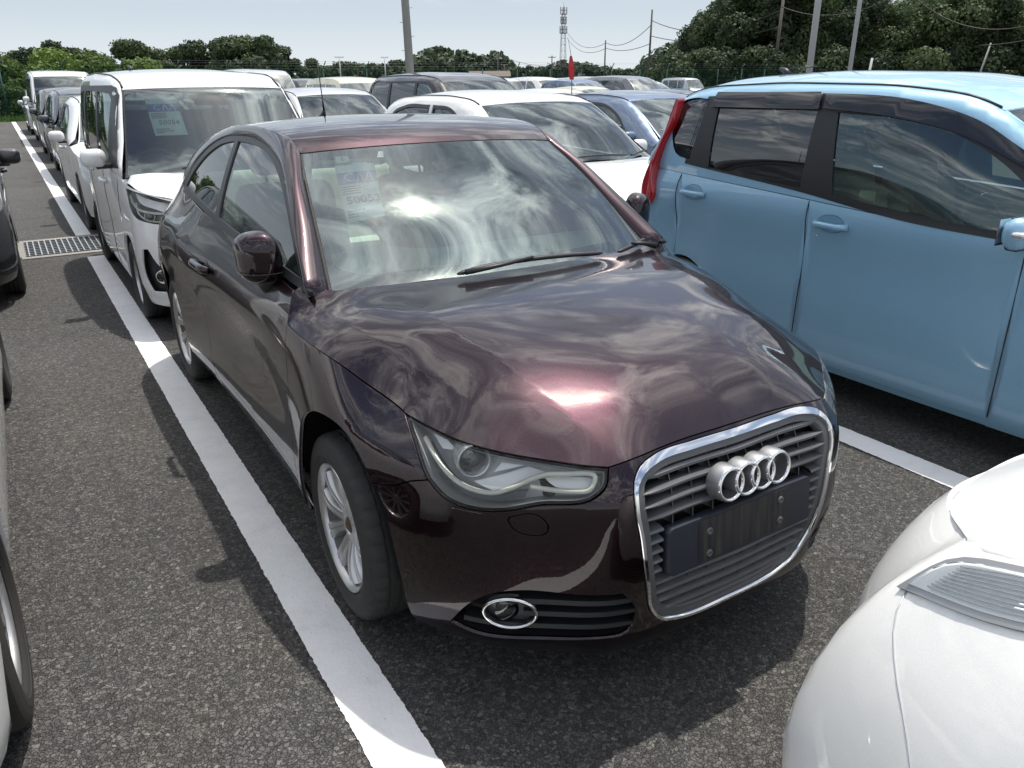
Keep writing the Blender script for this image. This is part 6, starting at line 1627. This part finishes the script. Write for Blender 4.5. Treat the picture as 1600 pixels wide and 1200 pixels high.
# wood behind the left column of cars
for i, (px, dp, h) in enumerate([(34, 118, 6.6), (62, 115, 7.0), (92, 112, 7.2), (122, 116, 7.0), (150, 113, 6.6), (176, 110, 5.2), (206, 108, 7.6), (232, 112, 6.6), (258, 110, 6.0), (284, 112, 6.4), (318, 108, 7.0), (345, 111, 7.3), (368, 106, 7.8), (392, 108, 7.9), (418, 107, 7.6), (440, 110, 6.6), (464, 112, 5.2), (488, 115, 4.8)]):
    x, y = onray(px, dp)
    tree('left%d' % (i % 3), 41 + i % 3, 7.0, 5.6, .6, 8000, .16, 'leaf_dark', x, y, 'round dark tree, %s from the left beyond the fence behind the vans' % ORD[i], 'trees beyond the fence on the left', h * .93 / 7.0, lobes=11)
# far tree line
rg3 = random.Random(4)
for i in range(34):
    px = 500 + i * 17.2; dp = 205 + rg3.uniform(-18, 18); x, y = onray(px, dp)
    hh = (6.4 if 660 < px < 780 else 4.4 if px < 660 else 3.6) * 1.35 * rg3.uniform(.85, 1.15) + (1.5 if 870 < px < 900 else 0) + (1.6 if px > 1000 else 0)
    tree('far%d' % (i % 3), 51 + i % 3, 6.0, 8.0, .0, 1800, .42, 'leaf_far_hazed', x, y, 'distant hazy tree, %s from the left along the far tree line' % ORD[i], 'far tree line', hh / 6.0, lobes=9)
for i, (px, dp, s) in enumerate(((1040, 120, .95), (1022, 130, .75), (1060, 110, 1.1))):
    x, y = onray(px, dp); tree('hill%d' % (i % 2), 57 + i, 5.5, 9.0, .0, 3000, .30, 'leaf_far_hazed', x, y, '%s pale green wooded mound left of the dark wood' % ('first', 'second', 'third')[i], 'pale mounds of trees', s, lobes=10)
# bright bushes behind the fence, left
for i, (x, y, s) in enumerate([(-8.5, 47, 1.15), (-5.6, 46.4, 1.0), (-3.2, 47, 1.15), (-1.0, 47, .88), (1.2, 46.6, .92), (3.4, 47.2, .98), (5.6, 47.5, .85)]):
    tree('bush%d' % (i % 2), 71 + i % 2, 3.4, 3.6, .0, 5200, .09, 'leaf_bush', x, y, 'bright yellow-green bush, %s from the left behind the fence' % ORD[i], 'bright bushes behind the fence', s, name='bush', lobes=12)
for i, (x, y, s) in enumerate([(-4.9, 43.4, 1.0), (-3.6, 43.2, .9), (-2.4, 43.3, 1.05), (-1.3, 43.2, .85), (-.4, 43.4, .7)]):
    tree('vine%d' % (i % 2), 81 + i % 2, 2.0, 1.9, .0, 3800, .055, 'leaf_vine', x, y, 'leafy green creeper, %s from the left climbing the fence' % ORD[i], 'creepers on the fence', s, name='creeper', lobes=10)
def grass():
    g = np.random.default_rng(9); n = 14000
    x = g.uniform(-16, 9, n); y = g.uniform(41.55, 43.6, n) ; h = g.uniform(.10, .32, n); a = g.uniform(0, 6.28, n); w = .02
    dx = np.cos(a) * w; dy = np.sin(a) * w; lx = g.normal(0, .06, n); ly = g.normal(0, .06, n)
    q = np.stack([np.stack([x - dx, y - dy, 0 * x], 1), np.stack([x + dx, y + dy, 0 * x], 1), np.stack([x + lx, y + ly, h], 1)], 1).reshape(-1, 3)
    me = bpy.data.meshes.new('grass'); me.vertices.add(3 * n); me.vertices.foreach_set('co', q.ravel()); me.loops.add(3 * n); me.loops.foreach_set('vertex_index', np.arange(3 * n, dtype=np.int32))
    me.polygons.add(n); me.polygons.foreach_set('loop_start', np.arange(0, 3 * n, 3, dtype=np.int32)); me.update(calc_edges=True)
    o = link('grass', me, 'leaf_vine'); tag(o, 'strip of rough green grass along the foot of the fence', 'grass', kind='stuff')
grass()
sheet('grass_verge', [(-60, 41.6), (56, 41.6), (56, 51.9), (-60, 51.9)], -.004, 'grass')
sheet('far_field', [(-400, 150.1), (600, 150.1), (600, 1400), (-400, 1400)], -.006, 'grass')

# ------------------------------------------------------------------ poles, wires, tower
pm('pole_concrete', (.30, .30, .285), .8, vary=.15, vscale=2); pm('pole_pale', (.50, .51, .51), .6, vary=.1); pm('pole_wood', (.10, .085, .07), .85, vary=.2); pm('wire', (.02, .02, .02), .6); pm('tower_steel', (.14, .14, .15), .6); pm('flag_red', (.62, .03, .035), .7)
def pole(px, dp, h, r0, r1, mat, label, lean=0.0, arms=(), steps=False, group=None):
    x, y = onray(px, dp); t = thing('utility_pole', label, 'pole', (x, y, 0), -.56177, group); t.rotation_euler[1] = lean
    MB().cyl((0, 0, -.3), (0, 0, h), r0, 14, r1).build('pole_shaft', mat, t)
    for z, w in arms:
        MB().box((0, 0, z), (w, .10, .10)).build('cross_arm', mat, t)
        for s in (-.9, -.3, .3, .9):
            MB().lathe([(0, .05), (.08, .06), (.16, .03), (.2, .0005)], 8, 'z', (s * w / 2, 0, z + .05)).build('insulator', 'pole_pale', t)
    if steps:
        k = 0
        for z in np.arange(2.2, h, .5):
            k += 1; sx = 1 if k % 2 else -1; MB().cyl((sx * r1, 0, z), (sx * (r1 + .16), 0, z), .010, 6).build('climbing_step', 'galv', t)
    return t
pole(643, 33, 12, .175, .11, 'pole_concrete', 'thick grey concrete pole with climbing steps rising behind the black wagon', R(-1.2), steps=True)
pole(1262, 35, 13, .135, .12, 'pole_pale', 'pale metal pole in front of the dark wood, left one of two', R(.3))
pole(1325, 38, 13, .10, .085, 'pole_pale', 'thinner pale metal pole in front of the dark wood, right one of two', R(.3))
pole(1207, 68, 7.8, .14, .11, 'pole_wood', 'dark wooden utility pole against the dark wood', R(1.2))
pole(1353, 60, 2.9, .10, .08, 'pole_pale', 'short pale post at the foot of the dark wood', R(4))
pole(1521, 55, 3.7, .06, .05, 'pole_concrete', 'short leaning pale post near the right edge', R(10))
pole(1012, 90, 8.4, .13, .09, 'pole_wood', 'tall thin dark utility pole right of the lattice tower', R(.5))
pole(944, 120, 6.8, .12, .09, 'pole_wood', 'thin dark utility pole midway between tower and tall pole')
pole(778, 150, 6.0, .14, .1, 'pole_wood', 'far utility pole with two cross arms left of the tower', arms=((5.7, 1.6), (5.1, 1.3)))
pole(862, 160, 5.9, .14, .1, 'pole_wood', 'far utility pole with one cross arm just left of the tower', arms=((5.6, 1.4),))
pole(533, 150, 5.8, .12, .1, 'pole_pale', 'far pale pole with cross arm left of the thick concrete pole', arms=((5.6, 1.6),))
pole(603, 150, 5.6, .12, .1, 'pole_pale', 'far pale pole with cross arm close left of the thick concrete pole', arms=((5.5, 1.3),))
pole(788, 170, 4.6, .12, .1, 'pole_wood', 'lower far utility pole right of the two-armed pole', arms=((4.4, 1.3),))
def tower():
    x, y = onray(879, 190); t = thing('lattice_tower', 'tall lattice communications tower with antenna platforms', 'tower', (x, y, 0), -.4); t.scale = (.8, .8, .97)
    mb = MB(); H = 15.8; n = 12
    def c(k, i): w = .95 - .55 * k / n; return Vector(((w if i in (0, 3) else -w), (w if i < 2 else -w), H * k / n))
    for i in range(4): MB().cyl(c(0, i), c(n, i), .055, 5).build('tower_leg', 'tower_steel', t)
    for k in range(n):
        for i in range(4):
            j = (i + 1) % 4; mb.cyl(c(k, i), c(k + 1, j), .022, 4); mb.cyl(c(k + 1, i), c(k + 1, j), .022, 4)
    mb.build('tower_bracing', 'tower_steel', t)['kind'] = 'stuff'
    for z, w in ((15.6, .85), (13.6, .75), (11.6, .95)):
        m2 = MB().lathe([(z, .3), (z, w), (z + .12, w), (z + .12, .3)], 16, 'z'); m2.tube([(w * math.cos(a), w * math.sin(a), z + .9) for a in np.linspace(0, 6.28, 16, endpoint=False)], .05, 5, closed=True); m2.build('tower_platform', 'tower_steel', t)
        for a in (0, 1.57, 3.14, 4.71): MB().box((w * math.cos(a), w * math.sin(a), z + .8), (.28, .28, 1.5)).build('antenna_panel', 'pole_pale', t)
    MB().cyl((0, 0, H), (0, 0, H + 2.2), .05, 6).build('lightning_rod', 'tower_steel', t)
tower()
def wire(a, za, b, zb, sag, label):
    A = Vector((*onray(*a), za)); B = Vector((*onray(*b), zb)); pts = []
    for i in range(25):
        t = i / 24; p = A.lerp(B, t); p.z -= sag * 4 * t * (1 - t); pts.append(p)
    o = MB().tube(pts, .035, 5).build('overhead_wire', 'wire'); tag(o, label, 'wire', 'overhead wires')
wire((885, 188), 11.4, (944, 120), 6.4, 1.6, 'dark wire from the tower down to the thin pole on its right')
wire((885, 188), 10.2, (944, 120), 5.7, 1.5, 'lower dark wire from the tower to the thin pole')
wire((944, 120), 6.5, (1012, 90), 6.9, 1.0, 'wire sagging between the two thin poles right of the tower')
wire((944, 120), 5.8, (1012, 90), 5.1, .5, 'lower wire between the two thin poles right of the tower')
wire((1012, 90), 7.4, (1207, 68), 6.6, 1.3, 'wire from the tall thin pole into the dark wood')
wire((1012, 90), 5.9, (1207, 68), 5.4, .8, 'lower wire from the tall thin pole into the dark wood')
wire((1207, 68), 6.9, (1420, 62), 8.2, 1.4, 'wire crossing the front of the dark wood left of centre')
wire((1400, 60), 7.0, (1680, 52), 6.0, 2.0, 'sagging wire at the upper right in front of the dark wood')
wire((778, 150), 5.8, (880, 188), 4.6, .8, 'faint far wire left of the tower')
wire((1521, 55), 3.5, (1680, 50), 4.6, .3, 'wire from the leaning post to the right edge')
x, y = onray(894, 11)
fl = thing('pennant_pole', 'red pennant on a thin curved rod standing between the white and steel blue cars', 'flag', (x, y, 0), -.56); fl.scale = (.8, .8, .97)
rod = [(0, 0, 0), (0, 0, 1.0), (-.005, 0, 1.6), (-.03, 0, 1.95), (-.085, 0, 2.16)]
MB().tube(rod, [.012, .010, .008, .005, .003], 7).build('rod', 'galv', fl)
V = []
for i in range(9):
    t = i / 8; zt = 1.93 - .30 * t; w = .035 + .055 * math.sin(t * 2.6) ; c0 = -.028 + .022 * t
    V += [(c0 - w * .55, .012 * math.sin(t * 9), zt), (c0, .010 * math.sin(t * 7 + 1), zt), (c0 + w * .5, .014 * math.sin(t * 8 + 2), zt)]
F = []
for i in range(8):
    for j in (0, 1): F.append((3 * i + j, 3 * i + j + 1, 3 * i + j + 4, 3 * i + j + 3))
link('pennant', mesh('pennant', V, F), 'flag_red', fl)
# grey hoarding behind the fence
xa, ya = onray(288, 56); xb, yb = onray(432, 56)
L_ = math.hypot(xb - xa, yb - ya); hb = thing('site_hoarding', 'long low grey hoarding behind the fence, left of centre', 'hoarding', ((xa + xb) / 2, (ya + yb) / 2, 0), math.atan2(yb - ya, xb - xa))
pm('hoard_grey', (.16, .185, .21), .6, vary=.15)
n = 9
pmh = MB().box((0, 0, 1.15), (L_ / n - .02, .06, 2.1)).mesh('hoarding_panel'); pmh.materials.append(MATS['hoard_grey'])
for i in range(n): link('hoarding_panel', pmh, None, hb).location = (-L_ / 2 + (i + .5) * L_ / n, 0, 0)
MB().box((0, .1, 2.23), (L_, .08, .06)).build('top_rail', 'galv', hb)
xs_, ys_ = onray(765, 120)
sh = thing('long_shed', 'long low brown-roofed shed in the distance behind the black wagon', 'shed', (xs_, ys_, 0), -.5)
sh.scale = (.62, .62, .82)
MB().box((0, 0, 1.3), (9, 5, 2.6)).build('shed_wall', 'concrete', sh); pm('shed_roof', (.16, .13, .11), .8)
MB().add([(-4.8, -2.9, 2.6), (4.8, -2.9, 2.6), (4.8, 0, 3.5), (-4.8, 0, 3.5), (-4.8, 2.9, 2.6), (4.8, 2.9, 2.6)], [(0, 1, 2, 3), (3, 2, 5, 4), (0, 3, 4), (1, 5, 2)]).build('shed_roof', 'shed_roof', sh)
